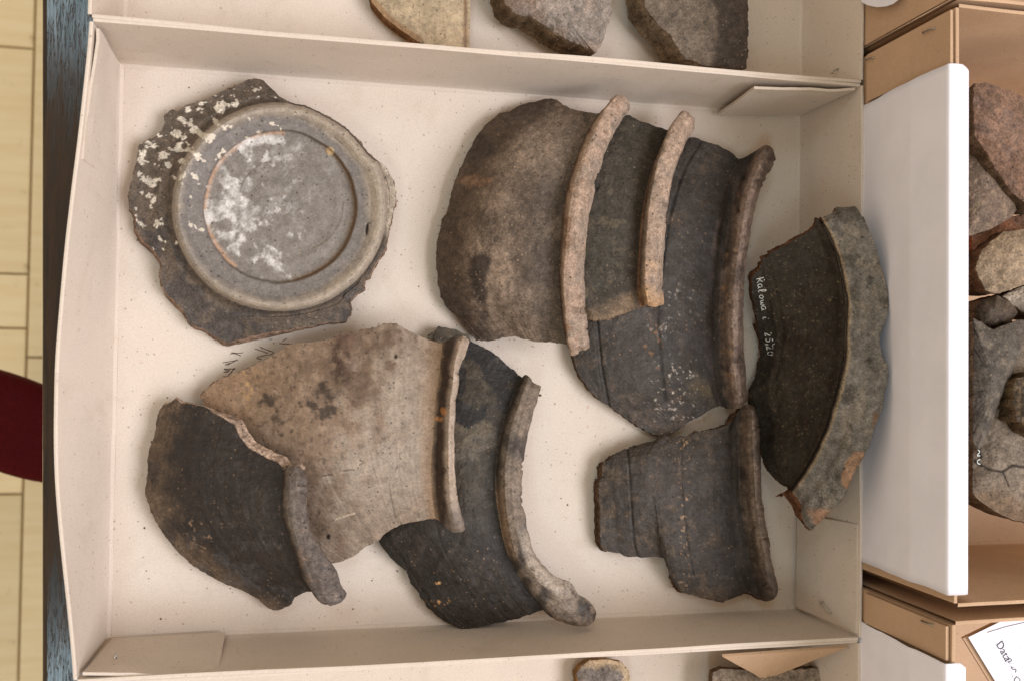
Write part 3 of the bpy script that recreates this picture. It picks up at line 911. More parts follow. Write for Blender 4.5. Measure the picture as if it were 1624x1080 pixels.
R_L = [(1192, 440), (1192, 447), (1193, 467), (1197, 488), (1200, 508), (1204, 528), (1207, 546), (1207, 563), (1203, 570), (1201, 589), (1193, 606), (1188, 620), (1188, 637), (1195, 662), (1204, 684), (1209, 719), (1214, 738), (1223, 752), (1243, 771), (1252, 775)]
R_N = [(1299, 350), (1311, 372), (1322, 399), (1331, 430), (1337, 462), (1340, 495), (1339, 537), (1337, 570), (1329, 607), (1320, 641), (1309, 674), (1296, 703), (1276, 741), (1252, 775)]
R_E = [(1357, 331), (1369, 347), (1382, 373), (1390, 393), (1395, 414), (1401, 436), (1407, 458), (1409, 486), (1406, 506), (1399, 522), (1396, 545), (1401, 567), (1408, 581), (1409, 598), (1404, 620), (1400, 648), (1391, 666), (1386, 681), (1380, 703), (1373, 717), (1360, 741), (1345, 769), (1340, 786), (1327, 801), (1313, 814), (1287, 841)]
R_T = [(1192, 440), (1203, 430), (1208, 417), (1209, 410), (1217, 408), (1219, 402), (1238, 394), (1253, 386), (1264, 378), (1278, 371), (1290, 360), (1295, 347), (1299, 350)]


def lean_r(w, v):
    zn = np.interp(v, [0, 0.25, 0.5, 0.75, 1], [58, 66, 70, 62, 38])
    tgt = np.interp(v, [0, 0.12, 0.5, 0.8, 1], [76, 84, 88.5, 82, 58])
    return np.where(w > 0.08, (tgt - zn - 12) * np.clip((w - 0.08) / 0.92, 0, 1), 0)


sherd_r, (RP, RX) = build_sherd("pottery_sherd", "black sherd with broad grey flange and white writing, resting on the rim",
            R_L, R_N, R_E, R_T, [(1252, 775), (1252, 775.4)],
            [[26, 36, 47, 58], [11, 29, 47, 66], [9, 29, 49, 70], [9, 26, 44, 62], [34, 35, 36, 38]],
            [(0, 0), (0.02, 0.5), (0.07, 11.0), (0.10, 12.0), (1, 12.0)], paint_r, 110, 270, 60, t=0.007, t_lip=0.008,
            seed=161, mats=(POT_DARK, POT, POT_BREAK), tilt_lip=lean_r, frac=srgb(128, 88, 64, K),
            Tl=[(1299, 350), (1312, 343), (1323, 336), (1328, 329), (1338, 330), (1353, 328), (1357, 331)],
            Bl=[(1252, 775), (1262, 786), (1270, 800), (1272, 818), (1278, 832), (1287, 841)],
            under={'T': lambda s: (-1.5, -1.5, -0.4), 'B': lambda s: (-20 * math.exp(-((s - 0.72) / 0.14) ** 2) - 3, 8, -1), 'L': lambda s: (-3.5 * sst(0.72, 0.8, np.float64(s)), 2, 0)})

# white ink on it: letters as strokes, reading down the photo


def letters():
    G = {}
    G['k'] = [[(0, 1.0), (0.05, 0.55), (0.1, 0)], [(0.55, 0.75), (0.3, 0.5), (0.12, 0.4), (0.35, 0.3), (0.62, 0)], [(0.25, 1.05), (0.4, 0.95)]]
    G['a'] = [[(0.5, 0.5), (0.25, 0.6), (0.05, 0.35), (0.15, 0.05), (0.4, 0.1), (0.5, 0.45), (0.5, 0.1), (0.65, 0)]]
    G['l'] = [[(0.1, 0.1), (0.3, 0.6), (0.3, 1.05), (0.15, 1.0), (0.12, 0.4), (0.2, 0.02), (0.4, 0.05)]]
    G['o'] = [[(0.3, 0.55), (0.05, 0.35), (0.15, 0.03), (0.42, 0.1), (0.48, 0.4), (0.3, 0.55)]]
    G['w'] = [[(0.0, 0.5), (0.1, 0.05), (0.25, 0.05), (0.35, 0.45), (0.42, 0.05), (0.6, 0.05), (0.68, 0.5)]]
    G['i'] = [[(0.15, 0.55), (0.1, 0.15), (0.25, 0.0), (0.35, 0.1)], [(0.3, 0.85), (0.36, 0.9)]]
    G['2'] = [[(0.05, 0.75), (0.2, 0.95), (0.42, 0.85), (0.4, 0.55), (0.05, 0.02), (0.5, 0.05)]]
    G['5'] = [[(0.5, 0.95), (0.15, 0.92), (0.1, 0.55), (0.35, 0.6), (0.48, 0.3), (0.3, 0.02), (0.05, 0.1)]]
    G['0'] = [[(0.3, 0.9), (0.08, 0.6), (0.1, 0.15), (0.35, 0.03), (0.52, 0.4), (0.45, 0.8), (0.3, 0.9)]]
    G['/'] = [[(0.12, 0.28), (0.05, -0.15)], [(0.1, 1.15), (0.22, 0.85)]]
    return G


GL = letters()


def inscribe(parent, text, start, along, upv, size, Pg, Xg, r, mat, lift=0.0003, name="inscription", advance=0.74):
    start = np.array(start, float); along = np.array(along, float); along /= np.hypot(*along); upv = np.array(upv, float); upv /= np.hypot(*upv)
    strokes = []; cur = 0.0
    Pf, Xf = Pg.reshape(-1, 2), Xg.reshape(-1, 3)
    for ch in text:
        if ch == ' ': cur += 0.45; continue
        if ch == '_': cur += 0.15; continue
        for s in GL[ch]:
            q = polyline(s, 14, True)
            px = start + np.outer(cur + q[:, 0], along) * size + np.outer(q[:, 1], upv) * size
            if Pf is not None:
                w3 = []
                for p in px:
                    w3.append(Xf[np.argmin(((Pf - p) ** 2).sum(1))])
                zz = np.array(w3)[:, 2] + lift
                strokes.append(W(px[:, 0], px[:, 1], zz))
        cur += advance if ch != '/' else 0.32
    return tubes(name, strokes, r, mat, parent, 6, 0.6)


nb_ = 110
inscribe(sherd_r, "kalowa", (1199.5, 442), (0.16, 1), (1, -0.12), 12.0, RP[:, :nb_], RX[:, :nb_], 0.00026, INK_WHITE)
inscribe(sherd_r, "i", (1209.5, 503), (0.12, 1), (1, -0.1), 10.0, RP[:, :nb_], RX[:, :nb_], 0.00026, INK_WHITE)
inscribe(sherd_r, "25/20", (1213, 528), (0.12, 1), (1, -0.1), 11.5, RP[:, :nb_], RX[:, :nb_], 0.00028, INK_WHITE, advance=0.76)

# --- lower right sherd


def paint_br(P, U, v):
    x, y = P[..., 0], P[..., 1]
    n = fbm(x, y, 26, 52, 4)
    c = mottle(P, srgb(66, 59, 54, K), 51, 0.14, 40, 0.12, 7)
    c = mixc(c, srgb(54, 49, 46, K) + 0 * c, sst(0.0, 0.8, fbm(x, y, 50, 53, 3)) * 0.5)
    c = mixc(c, srgb(100, 84, 68, K) + 0 * c, sst(0.25, 0.8, fbm(x, y, 12, 54, 4) + 0.5 * (1 - sst(950, 990, x)) + 0.5 * sst(885, 950, y)) * 0.55)
    c = mixc(c, srgb(180, 150, 120, K) + 0 * c, sst(0.7, 0.9, fbm(x, y, 4.5, 55, 2)) * np.exp(-((x - 1086) / 8) ** 2) * 0.7)
    c = mixc(c, srgb(36, 30, 25, K) + 0 * c, sst(0.84, 1.0, U) * 0.85)  # neck hollow darkened: painted shade together with soot
    lip = mottle(P, srgb(122, 107, 96, K), 57, 0.18, 20, 0.2, 6)
    lip = mixc(lip, srgb(34, 27, 22, K) + 0 * lip, (1 - sst(1.36, 1.64, U + 0.1 * n)) * 0.95)  # rim's inner flank painted dark, shade of the neck hollow included
    lip = mixc(lip, srgb(70, 62, 58, K) + 0 * lip, sst(0.0, 0.6, fbm(x, y * 0.5, 20, 58, 4) + sst(820, 940, y) * 0.5) * 0.6)
    return np.where((U > 1.0)[..., None], lip, c)


build_sherd("pottery_sherd", "small dark grey rim sherd with two incised lines in the tray's lower right corner",
            [(990, 717), (973, 723), (958, 733), (955, 741), (955, 756), (949, 765), (950, 787), (951, 815), (952, 850), (953, 862), (958, 873)],
            [(1160, 668), (1151, 690), (1148, 740), (1149, 790), (1153, 830), (1159, 870), (1167, 905), (1181, 940)],
            [(1202, 660), (1205, 704), (1207, 741), (1208, 785), (1214, 826), (1220, 863), (1225, 895), (1234, 930)],
            [(990, 717), (995, 711), (1012, 705), (1040, 698), (1049, 692), (1068, 693), (1084, 693), (1103, 686), (1125, 681), (1145, 678), (1160, 668)],
            [(958, 873), (970, 875), (983, 877), (990, 881), (1014, 884), (1040, 882), (1052, 884), (1060, 891), (1062, 906), (1068, 924), (1081, 939), (1101, 945), (1121, 949), (1147, 955), (1162, 949), (1181, 940)],
            [[11, 14, 16, 17], [11, 20, 21, 20], [11, 21, 22, 20], [10, 18, 19, 18], [8, 10, 11, 12]],
            [(0, 0), (0.22, -1.2), (0.42, -0.6), (0.52, 3.0), (0.62, 11.0), (0.73, 14.5), (0.85, 13.0), (1, 5.0)], paint_br, 150, 190, 42,
            seed=181, mats=(POT_DARK, POT_DARK, POT_BREAK), Tl=[(1160, 668), (1170, 655), (1177, 645), (1187, 642), (1197, 649), (1202, 660)],
            Bl=[(1181, 940), (1195, 943), (1205, 949), (1214, 953), (1226, 950), (1233, 941), (1234, 930)], frac=srgb(108, 82, 62, K),
            grooves=[([(995, 711), (998, 750), (1002, 815), (1006, 860), (1012, 885)], 1.9, 1.0, 0.16), ([(990, 716), (993, 760), (997, 820)], 1.1, 0.25, 0.7),
                     ([(1081, 694), (1083, 760), (1087, 820), (1092, 865), (1100, 912)], 1.5, 0.7, 0.25)],
            under={'L': lambda s: (-4, 1, -0.5), 'B': lambda s: (-8 * math.exp(-((s - 0.47) / 0.10) ** 2), 5 * float(sst(0.5, 0.75, np.float64(s))), 0)})

# --- black sherd under the beige one


def paint_8(P, U, v):
    x, y = P[..., 0], P[..., 1]
    n = fbm(x, y, 22, 62, 5)
    c = mottle(P, srgb(68, 61, 51, K), 61, 0.2, 34, 0.15, 8)
    c = mixc(c, srgb(105, 95, 80, K) + 0 * c, sst(0.1, 0.5, fbm(x, y, 26, 63, 4)) * (1 - sst(690, 800, y)) * 0.7)
    up = np.maximum.reduce([blob(P, 735, 655, 26, 20, n, 0.25), blob(P, 785, 590, 30, 30, n, 0.25), blob(P, 765, 560, 34, 22, n, 0.25), blob(P, 812, 640, 20, 30, n, 0.25), blob(P, 732, 600, 10, 26, n, 0.3)])
    c = mixc(c, srgb(38, 36, 36, K) * (1 + 0.3 * n[..., None]), up * 0.95)
    c = mixc(c, srgb(40, 34, 30, K) * (1 + 0.3 * n[..., None]), sst(770, 860, y + 22 * n) * 0.9)
    c = mixc(c, srgb(70, 61, 55, K) + 0 * c, sst(0.2, 0.75, fbm(x * 0.7 + y * 0.4, y * 0.3, 16, 64, 4)) * sst(790, 840, y) * 0.5)
    c = mixc(c, srgb(205, 158, 105, K) + 0 * c, sst(0.25, 0.5, fbm(x, y, 6, 65, 3)) * np.maximum.reduce([blob(P, 697, 954, 20, 9, n, 0.3), blob(P, 692, 917, 7, 7, n, 0.3), blob(P, 719, 900, 5, 5, n, 0.3), blob(P, 706, 941, 5, 4, n, 0.3)]))
    c = mixc(c, srgb(30, 26, 24, K) + 0 * c, sst(0.84, 1.0, U) * 0.6)  # crease shade painted over the soot next to the rim
    lip = mottle(P, srgb(120, 107, 95, K), 66, 0.2, 26, 0.2, 7)
    lip = mixc(lip, srgb(56, 51, 49, K) + 0 * lip, sst(0.0, 0.45, fbm(x, y * 0.6, 30, 67, 5)) * sst(660, 720, y) * 0.85)
    lip = mixc(lip, srgb(150, 122, 98, K) + 0 * lip, (1 - sst(1.1, 1.45, U)) * sst(740, 800, y) * (1 - sst(860, 900, y)) * 0.8)
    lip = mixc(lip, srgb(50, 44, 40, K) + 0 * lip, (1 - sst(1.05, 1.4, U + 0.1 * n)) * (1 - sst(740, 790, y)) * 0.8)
    lip = mixc(lip, srgb(140, 122, 104, K) + 0 * lip, sst(0.25, 0.6, fbm(x, y, 14, 68, 4)) * sst(880, 950, y) * 0.7)
    lip = mixc(lip, srgb(168, 155, 142, K) + 0 * lip, sst(1.5, 1.75, U) * sst(820, 860, y) * (1 - sst(930, 955, y)) * 0.8)
    return np.where((U > 1.0)[..., None], lip, c)


build_sherd("pottery_sherd", "sooty black rim sherd with a long curved rim, lying under the beige sherd",
            [(678, 535), (655, 600), (622, 690), (596, 790), (597, 850), (608, 870), (630, 894), (645, 906), (652, 926), (663, 940), (678, 963), (695, 979), (719, 991)],
            [(828, 598), (818, 618), (809, 639), (799, 664), (791, 696), (787, 725), (785, 762), (786, 790), (790, 817), (797, 852), (807, 885), (819, 907), (832, 929), (849, 951), (862, 966)],
            [(857, 616), (851, 641), (843, 667), (836, 697), (831, 725), (828, 749), (826, 764), (827, 786), (831, 808), (836, 835), (844, 866), (853, 887), (868, 903), (884, 916), (903, 923), (913, 932), (919, 944), (931, 952), (942, 961), (946, 972)],
            [(678, 535), (695, 518), (706, 519), (727, 525), (743, 531), (747, 541), (764, 550), (777, 557), (790, 567), (803, 578), (818, 590), (828, 598)],
            [(719, 991), (735, 998), (761, 994), (784, 988), (811, 983), (839, 975), (862, 966)],
            [[8, 10, 12, 14], [12, 22, 26, 26], [9, 24, 30, 30], [9, 22, 28, 28], [7.5, 9, 13, 19]],
            [(0, 0), (0.06, 0.3), (0.16, 4.5), (0.34, 8.5), (0.6, 9.5), (0.85, 7.5), (1, 4.5)], paint_8, 130, 260, 34,
            seed=201, mats=(POT_DARK, POT_DARK, POT_BREAK), Tl=[(828, 598), (834, 594), (841, 600), (846, 607), (857, 612), (857, 616)],
            Bl=[(862, 966), (873, 977), (894, 987), (912, 992), (931, 993), (943, 984), (946, 972)], frac=srgb(88, 72, 60, K), striae=1.0,
            grooves=[([(645, 880), (652, 905), (664, 930), (682, 958)], 1.3, 0.4, 0.6), ([(630, 872), (642, 893), (648, 905)], 1.3, 0.5, 0.55), ([(690, 822), (699, 860), (712, 885), (740, 930), (758, 958)], 1.3, 0.3, 0.7)])

# --- beige sherd


def paint_7(P, U, v):
    x, y = P[..., 0], P[..., 1]
    n = fbm(x, y, 20, 72, 5)
    c = mottle(P, srgb(170, 152, 136, K), 71, 0.10, 40, 0.07, 7)
    pale = sst(-0.5, 0.9, (x + 0.35 * (y - 680) - 548) / 90 + 0.8 * n) * (1 - sst(760, 850, y + 30 * n) * 0.5)
    c = mixc(srgb(140, 120, 103, K) * (1 + 0.14 * n[..., None] + 0.14 * fbm(x, y, 8, 79, 3)[..., None]), srgb(158, 145, 132, K) * (1 + 0.05 * n[..., None]), pale)
    c = mixc(c, srgb(148, 121, 96, K) * (1 + 0.12 * n[..., None]), (1 - sst(360, 470, x + 0.2 * (y - 600) + 30 * n)) * 0.9)
    c = mixc(c, srgb(112, 93, 80, K) * (1 + 0.15 * n[..., None]), np.maximum(blob(P, 590, 545, 95, 42, n, 0.8), blob(P, 545, 600, 60, 60, n, 0.9)) * 0.75)
    m2 = fbm(x, y, 10, 73, 4)
    soot = np.maximum.reduce([blob(P, 539, 580, 12, 40, m2, 0.9, 0.7), blob(P, 513, 620, 17, 18, m2, 0.6, 0.7), blob(P, 521, 650, 14, 16, m2, 0.6, 0.8), blob(P, 424, 636, 15, 14, m2, 0.6, 0.7), blob(P, 438, 662, 13, 30, m2, 0.8, 0.8), blob(P, 496, 645, 9, 10, m2, 0.6, 0.8)])
    c = mixc(c, srgb(62, 52, 46, K) + 0 * c, soot * 0.85)
    c = mixc(c, srgb(98, 76, 68, K) + 0 * c, blob(P, 545, 560, 22, 50, m2, 0.9, 0.6) * 0.6)
    c = mixc(c, srgb(74, 62, 55, K) + 0 * c, sst(0.60, 0.78, fbm(x, y, 6.5, 74, 3)) * (1 - 0.6 * pale) * 0.5)
    c = mixc(c, srgb(190, 155, 105, K) + 0 * c, sst(0.35, 0.6, fbm(x, y, 8, 75, 3)) * blob(P, 396, 608, 14, 40, n, 0.6) * 0.75)
    for (sx, sy, sr) in ((521, 851, 4.5), (628, 566, 3.4), (676, 556, 2.2), (552, 790, 0)):
        if sr: c = mixc(c, srgb(40, 33, 30, K) + 0 * c, 1 - sst(sr * 0.6, sr, np.hypot(x - sx, (y - sy) * 0.8) + m2))
    for pts in ([(545, 746), (555, 744), (562, 745)], [(571, 729), (577, 733), (570, 737)], [(634, 719), (633, 727)], [(630, 740), (627, 747)], [(510, 754), (527, 752)]):
        c = mixc(c, srgb(72, 58, 50, K) + 0 * c, (1 - sst(0.5, 1.8, seg_dist(P, pts))) * (0.6 + 0.4 * m2))
    c = mixc(c, srgb(214, 196, 176, K) + 0 * c, (1 - sst(0.5, 1.6, seg_dist(P, [(532, 824), (545, 819), (563, 814)]))) * 0.7)
    st = vnoise(U * 95, v * 2.0, 77) - 0.5
    c = c * (1 + 0.11 * st * sst(0.35, 0.7, U))[..., None]
    c = mixc(c, srgb(150, 120, 92, K) + 0 * c, sst(0.9, 1.0, U) * 0.7)
    lip = mottle(P, srgb(168, 152, 138, K), 76, 0.08, 24, 0.08, 6)
    lip = mixc(lip, srgb(108, 98, 92, K) + 0 * lip, sst(770, 830, y + 14 * n) * 0.8)
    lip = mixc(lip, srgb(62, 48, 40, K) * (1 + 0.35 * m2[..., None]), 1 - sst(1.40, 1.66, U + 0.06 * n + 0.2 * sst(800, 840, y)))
    lip = mixc(lip, srgb(150, 125, 98, K) + 0 * lip, (1 - sst(1.0, 1.2, U + 0.1 * n)) * 0.55)
    lip = mixc(lip, srgb(178, 124, 76, K) + 0 * lip, np.maximum(blob(P, 704, 653, 5, 6, m2, 0.6), blob(P, 697, 664, 8, 4, m2, 0.6)) * 0.8)
    return np.where((U > 1.0)[..., None], lip, c)


build_sherd("pottery_sherd", "large beige rim sherd with dark soot spots and a brown-edged rim",
            [(318, 628), (322, 640), (345, 690), (385, 760), (440, 830), (490, 876), (526, 894)],
            [(701, 546), (697, 583), (692, 620), (688, 657), (686, 696), (683, 737), (684, 774), (687, 804), (689, 822)],
            [(744, 542), (736, 565), (730, 583), (727, 611), (723, 639), (721, 667), (720, 700), (722, 737), (724, 770), (728, 793), (733, 815), (738, 832)],
            [(318, 628), (328, 617), (343, 604), (359, 597), (393, 584), (411, 574), (430, 565), (446, 554), (459, 546), (494, 543), (522, 538), (541, 531), (567, 525), (596, 519), (612, 514), (621, 512), (630, 515), (653, 527), (678, 538), (701, 546)],
            [(526, 894), (541, 890), (558, 883), (582, 865), (600, 857), (608, 848), (621, 839), (637, 831), (665, 825), (689, 822)],
            [[9, 18, 24, 31], [10, 32, 40, 41], [11, 37, 45, 46], [10, 32, 40, 41], [9, 15, 24, 32]],
            [(0, 0), (0.2, 0.6), (0.38, 3.0), (0.55, 7.5), (0.66, 9.3), (0.85, 8.6), (1, 6.5)], paint_7, 220, 210, 30,
            seed=221, mats=(POT_FINE, POT_FINE, POT_BREAK), Tl=[(701, 546), (714, 537), (730, 533), (740, 535), (744, 542)],
            Bl=[(689, 822), (699, 828), (711, 839), (723, 844), (736, 841), (738, 832)], frac=srgb(140, 112, 92, K), jag=(0.8, 0.8, 0.9), rough=0.7, striae=1.2,
            grooves=[([(617, 768), (621, 795), (627, 820)], 1.0, 0.3, 0.55)])

# --- dark sherd at the lower left


def paint_9(P, U, v):
    x, y = P[..., 0], P[..., 1]
    n = fbm(x, y, 22, 82, 5)
    c = mottle(P, srgb(46, 39, 34, K), 81, 0.2, 34, 0.16, 7)
    edge = np.interp(y, [640, 700, 776, 836, 896, 960], [254, 240, 231, 252, 306, 420])
    c = mixc(c, srgb(104, 86, 68, K) * (1 + 0.2 * n[..., None]), (1 - sst(12, 52, x - edge + 16 * n)) * 0.8)
    c = mixc(c, srgb(40, 35, 33, K) + 0 * c, sst(0.1, 0.7, fbm(x, y * 0.5, 22, 83, 4)) * 0.6)
    c = mixc(c, srgb(150, 122, 96, K) + 0 * c, sst(0.66, 0.85, fbm(x, y, 5.5, 84, 2)) * blob(P, 300, 850, 60, 60, n, 0.9) * 0.8)
    c = mixc(c, srgb(80, 76, 76, K) + 0 * c, sst(0.2, 0.7, fbm(x, y, 18, 85, 4)) * sst(800, 900, y) * 0.5)
    st = vnoise(U * 80, v * 2.5, 87) - 0.5
    c = c * (1 + 0.25 * st)[..., None]
    c = mixc(c, srgb(28, 24, 22, K) + 0 * c, sst(0.86, 1.0, U) * 0.6)  # dark band at the neck: painted crease shade on sooty clay
    lip = mottle(P, srgb(112, 103, 97, K), 86, 0.16, 22, 0.14, 6)
    lip = mixc(lip, srgb(92, 86, 84, K) + 0 * lip, sst(0.0, 0.6, fbm(x, y, 16, 88, 4) + sst(900, 950, y) * 0.5) * 0.6)
    lip = mixc(lip, srgb(140, 122, 110, K) + 0 * lip, sst(0.3, 0.7, fbm(x, y, 14, 89, 4)) * 0.6)
    lip = mixc(lip, srgb(60, 46, 38, K) + 0 * lip, 1 - sst(1.0, 1.22, U + 0.06 * n))  # same crease shade carried up the foot of the rim
    return np.where((U > 1.0)[..., None], lip, c)


def frac9(s):
    k = float(sst(0.2, 0.5, np.float64(s)))
    return (11 * k, -9 * k - 1, 1.0 + 2.5 * k)


build_sherd("pottery_sherd", "charcoal rim sherd with a pale broken edge, lying over the beige sherd's left end",
            [(257, 643), (250, 659), (246, 680), (238, 711), (233, 731), (234, 748), (231, 776), (233, 790), (239, 812), (252, 836), (276, 870), (306, 896), (349, 922), (382, 935), (410, 950), (420, 961), (433, 967)],
            [(449, 745), (448, 765), (448, 785), (449, 805), (452, 828), (460, 855), (469, 883), (480, 914), (495, 937)],
            [(483, 746), (486, 763), (487, 782), (487, 801), (491, 834), (500, 855), (509, 870), (522, 890), (535, 907), (541, 927), (550, 941)],
            [(257, 643), (268, 638), (279, 633), (288, 640), (303, 641), (324, 644), (338, 654), (357, 665), (372, 674), (379, 692), (394, 709), (424, 726), (442, 733), (449, 745)],
            [(433, 967), (446, 966), (463, 957), (468, 946), (483, 939), (495, 937)],
            [[11, 24, 34, 44], [11, 32, 42, 50], [10, 30, 40, 48], [9, 22, 32, 40], [8, 9, 14, 22]],
            [(0, 0), (0.06, 0.4), (0.16, 4.0), (0.34, 7.0), (0.6, 7.6), (0.85, 6.0), (1, 3.5)], paint_9, 150, 230, 30,
            seed=241, mats=(POT_DARK, POT_RIM, POT_BREAK), Tl=[(449, 745), (456, 741), (466, 738), (476, 740), (483, 746)],
            Bl=[(495, 937), (502, 948), (511, 956), (526, 959), (543, 952), (550, 941)], frac=srgb(205, 180, 162, K), under={'T': frac9}, striae=1.5,
            grooves=[([(372, 880), (390, 910), (415, 935)], 1.2, 0.5, 0.5)])

# --- round base with foot ring


def build_base():
    out = [(406, 125), (417, 128), (431, 141), (443, 154), (456, 162), (480, 167), (506, 177), (530, 191), (552, 206), (572, 228), (583, 243), (594, 252), (609, 262), (622, 284), (628, 303), (626, 325), (620, 350), (613, 385), (607, 404), (596, 418), (589, 431), (586, 441), (578, 443), (577, 459), (565, 467), (557, 476), (553, 494), (560, 492), (548, 510), (518, 511), (493, 517), (456, 522), (400, 532), (361, 543), (337, 531), (320, 520), (302, 514), (293, 496), (278, 478), (263, 465), (256, 448), (254, 437), (257, 422), (246, 398), (226, 381), (215, 363), (216, 346), (206, 331), (203, 308), (209, 290), (216, 262), (219, 240), (220, 230), (233, 222), (246, 218), (257, 206), (261, 195), (260, 184), (274, 174), (283, 177), (296, 167), (326, 158), (348, 147), (372, 138), (393, 127), (406, 125)]
    nA, cx, cy = 620, 444.0, 328.0
    O = polyline(out, 2400, False, 0.9, 301)
    oa = np.unwrap(np.arctan2(O[:, 1] - cy, O[:, 0] - cx))
    th = np.linspace(-math.pi, math.pi, nA)
    # outline radius at each angle
    a = np.arctan2(O[:, 1] - cy, O[:, 0] - cx); rad = np.hypot(O[:, 0] - cx, O[:, 1] - cy)
    od = np.argsort(a); ro = np.interp(th, a[od], rad[od], period=2 * math.pi)
    r_in = 118 + 1.2 * fbm(np.cos(th) * 40, np.sin(th) * 40, 9, 302, 3)
    r_ring = np.hypot(171 * np.cos(th), 166 * np.sin(th)) + 0.8 * fbm(np.cos(th) * 40, np.sin(th) * 40, 14, 303, 2)
    r_ring = np.minimum(r_ring, ro - 2.0)
    n1, n2, n3 = 78, 46, 44
    rows = []; zs = []; rho = []
    for i in range(n1):
        f = i / (n1 - 1); rows.append(f * r_in); rho.append(f)
        zs.append(np.full(nA, 17.6 + 0.8 * (1 - f) + 0.22 * math.sin(f * 26) + 0.5 * f ** 8))
    for i in range(1, n2 + 1):
        f = i / n2; rows.append(r_in + f * (r_ring - r_in)); rho.append(1 + f)
        zs.append(np.full(nA, float(smooth_profile([(0, 18.1), (0.02, 18.8), (0.08, 22.0), (0.3, 22.6), (0.5, 23.6), (0.7, 26.2), (0.82, 26.9), (0.93, 25.0), (1, 20.5)], f, 16))))
    for i in range(1, n3 + 1):
        f = i / n3; rows.append(r_ring + f * (ro - r_ring)); rho.append(2 + f)
        span = np.clip((ro - r_ring) / 60, 0.05, 1)
        zend = 21.0 - 11.5 * span ** 0.8
        zs.append(21.5 + (zend - 21.5) * (1 - (1 - f) ** 2.2) - 2.2 * math.sin(math.pi * min(1, f * 3)) * np.clip(span * 3, 0, 1) * (f < 0.34))
    Rr = np.stack(rows); Z = np.stack(zs); RHO = np.array(rho)[:, None] * np.ones_like(Rr)
    P = np.stack([cx + Rr * np.cos(th), cy + Rr * np.sin(th)], -1)
    x, y = P[..., 0], P[..., 1]
    n = fbm(x, y, 22, 311, 5); m2 = fbm(x, y, 9, 312, 4)
    # colour
    c = mottle(P, srgb(131, 125, 120, K), 313, 0.08, 40, 0.06, 9)
    c = mixc(c, srgb(122, 115, 109, K) + 0 * c, sst(0, 0.6, n) * 0.5)
    ringc = mottle(P, srgb(122, 117, 114, K), 314, 0.09, 30, 0.06, 8)
    ringc = mixc(ringc, srgb(176, 163, 147, K) + 0 * ringc, sst(1.42, 1.86, RHO + 0.10 * n + 0.18 * np.cos(np.arctan2(y - cy, x - cx) + 0.3)) * 0.8)
    c = np.where((RHO > 1.02)[..., None], ringc, c)
    wallc = mottle(P, srgb(98, 87, 77, K), 315, 0.14, 40, 0.12, 8)
    wallc = mixc(wallc, srgb(76, 72, 72, K) + 0 * wallc, sst(-0.1, 0.5, n + (y - 420) / 200) * 0.7)
    wallc = mixc(wallc, srgb(178, 166, 150, K) + 0 * wallc, blob(P, 612, 310, 30, 62, n, 0.5) * 0.9)
    c = mixc(c, wallc, sst(1.97, 2.03, RHO))
    # brown band along the step, right and below
    ang = np.arctan2(y - cy, x - cx)
    c = mixc(c, srgb(112, 82, 50, K) + 0 * c, np.exp(-((RHO - 1.03) / 0.05) ** 2) * sst(-1.2, -0.7, ang) * (1 - sst(1.2, 1.7, ang)) * 0.85)
    c = mixc(c, srgb(196, 160, 132, K) + 0 * c, np.exp(-((RHO - 1.0) / 0.035) ** 2) * ((ang > 2.2) | (ang < -1.5)) * 0.8)
    # lime deposits
    w1 = sst(-0.10, 0.55, fbm(x, y, 17, 316, 5, 0.6) + 0.75 * blob(P, 355, 320, 66, 130, n, 0.8, 0.35) + 0.5 * blob(P, 440, 235, 85, 26, n, 0.7, 0.4) + 0.25 * blob(P, 420, 405, 60, 40, n, 0.8, 0.5) - 0.42) * (RHO < 1.04)
    w1 = w1 * (1 - blob(P, 455, 300, 60, 60, n, 0.6, 0.4) * 0.75) * (1 - 0.92 * sst(455, 520, x + 20 * n))
    w1 = np.maximum(w1, 0.75 * sst(0.30, 0.55, fbm(x, y, 10, 317, 4)) * blob(P, 445, 325, 24, 20, n, 0.6))
    c = mixc(c, srgb(210, 208, 206, K) * (1 + 0.10 * m2[..., None]), w1 * np.clip(0.72 + 0.55 * m2, 0.15, 0.95))
    bluish = sst(0.15, 0.6, fbm(x, y, 12, 318, 4)) * np.maximum(blob(P, 400, 300, 110, 110, n, 0.9), 0.7 * blob(P, 470, 270, 60, 50, n, 0.9)) * (RHO < 1.1)
    c = mixc(c, srgb(192, 192, 192, K) + 0 * c, bluish * 0.35)
    w2 = sst(0.20, 0.27, fbm((x * 0.8 + y * 0.6) * 0.7, -x * 0.6 + y * 0.8, 10, 319, 4, 0.55) - 0.55 * (1 - np.maximum.reduce([blob(P, 285, 220, 75, 48, n, 0.7, 0.2), blob(P, 340, 165, 60, 26, n, 0.7, 0.2), blob(P, 245, 265, 40, 50, n, 0.7, 0.2), 0.9 * blob(P, 310, 250, 24, 46, n, 0.7, 0.2), 0.8 * blob(P, 437, 200, 22, 14, n, 0.6, 0.2), 0.8 * blob(P, 345, 200, 26, 22, n, 0.6, 0.2), 0.9 * blob(P, 308, 300, 12, 26, n, 0.6, 0.2)])) + 0.05) * (RHO > 1.04) * (x + y < 690)
    c = mixc(c, srgb(222, 214, 200, K) + 0 * c, w2 * 0.93)
    for (sx, sy, rx, ry) in ((582, 364, 2.4, 11), (523, 240, 0, 0)):
        if rx: c = mixc(c, srgb(40, 28, 16, K) + 0 * c, 1 - sst(0.6, 1.1, np.hypot((x - sx - (y - sy) * -0.12) / rx, (y - sy) / ry)))
    c = mixc(c, srgb(196, 170, 130, K) + 0 * c, 1 - sst(5, 7, np.hypot(x - 523, y - 240) + 1.5 * m2))
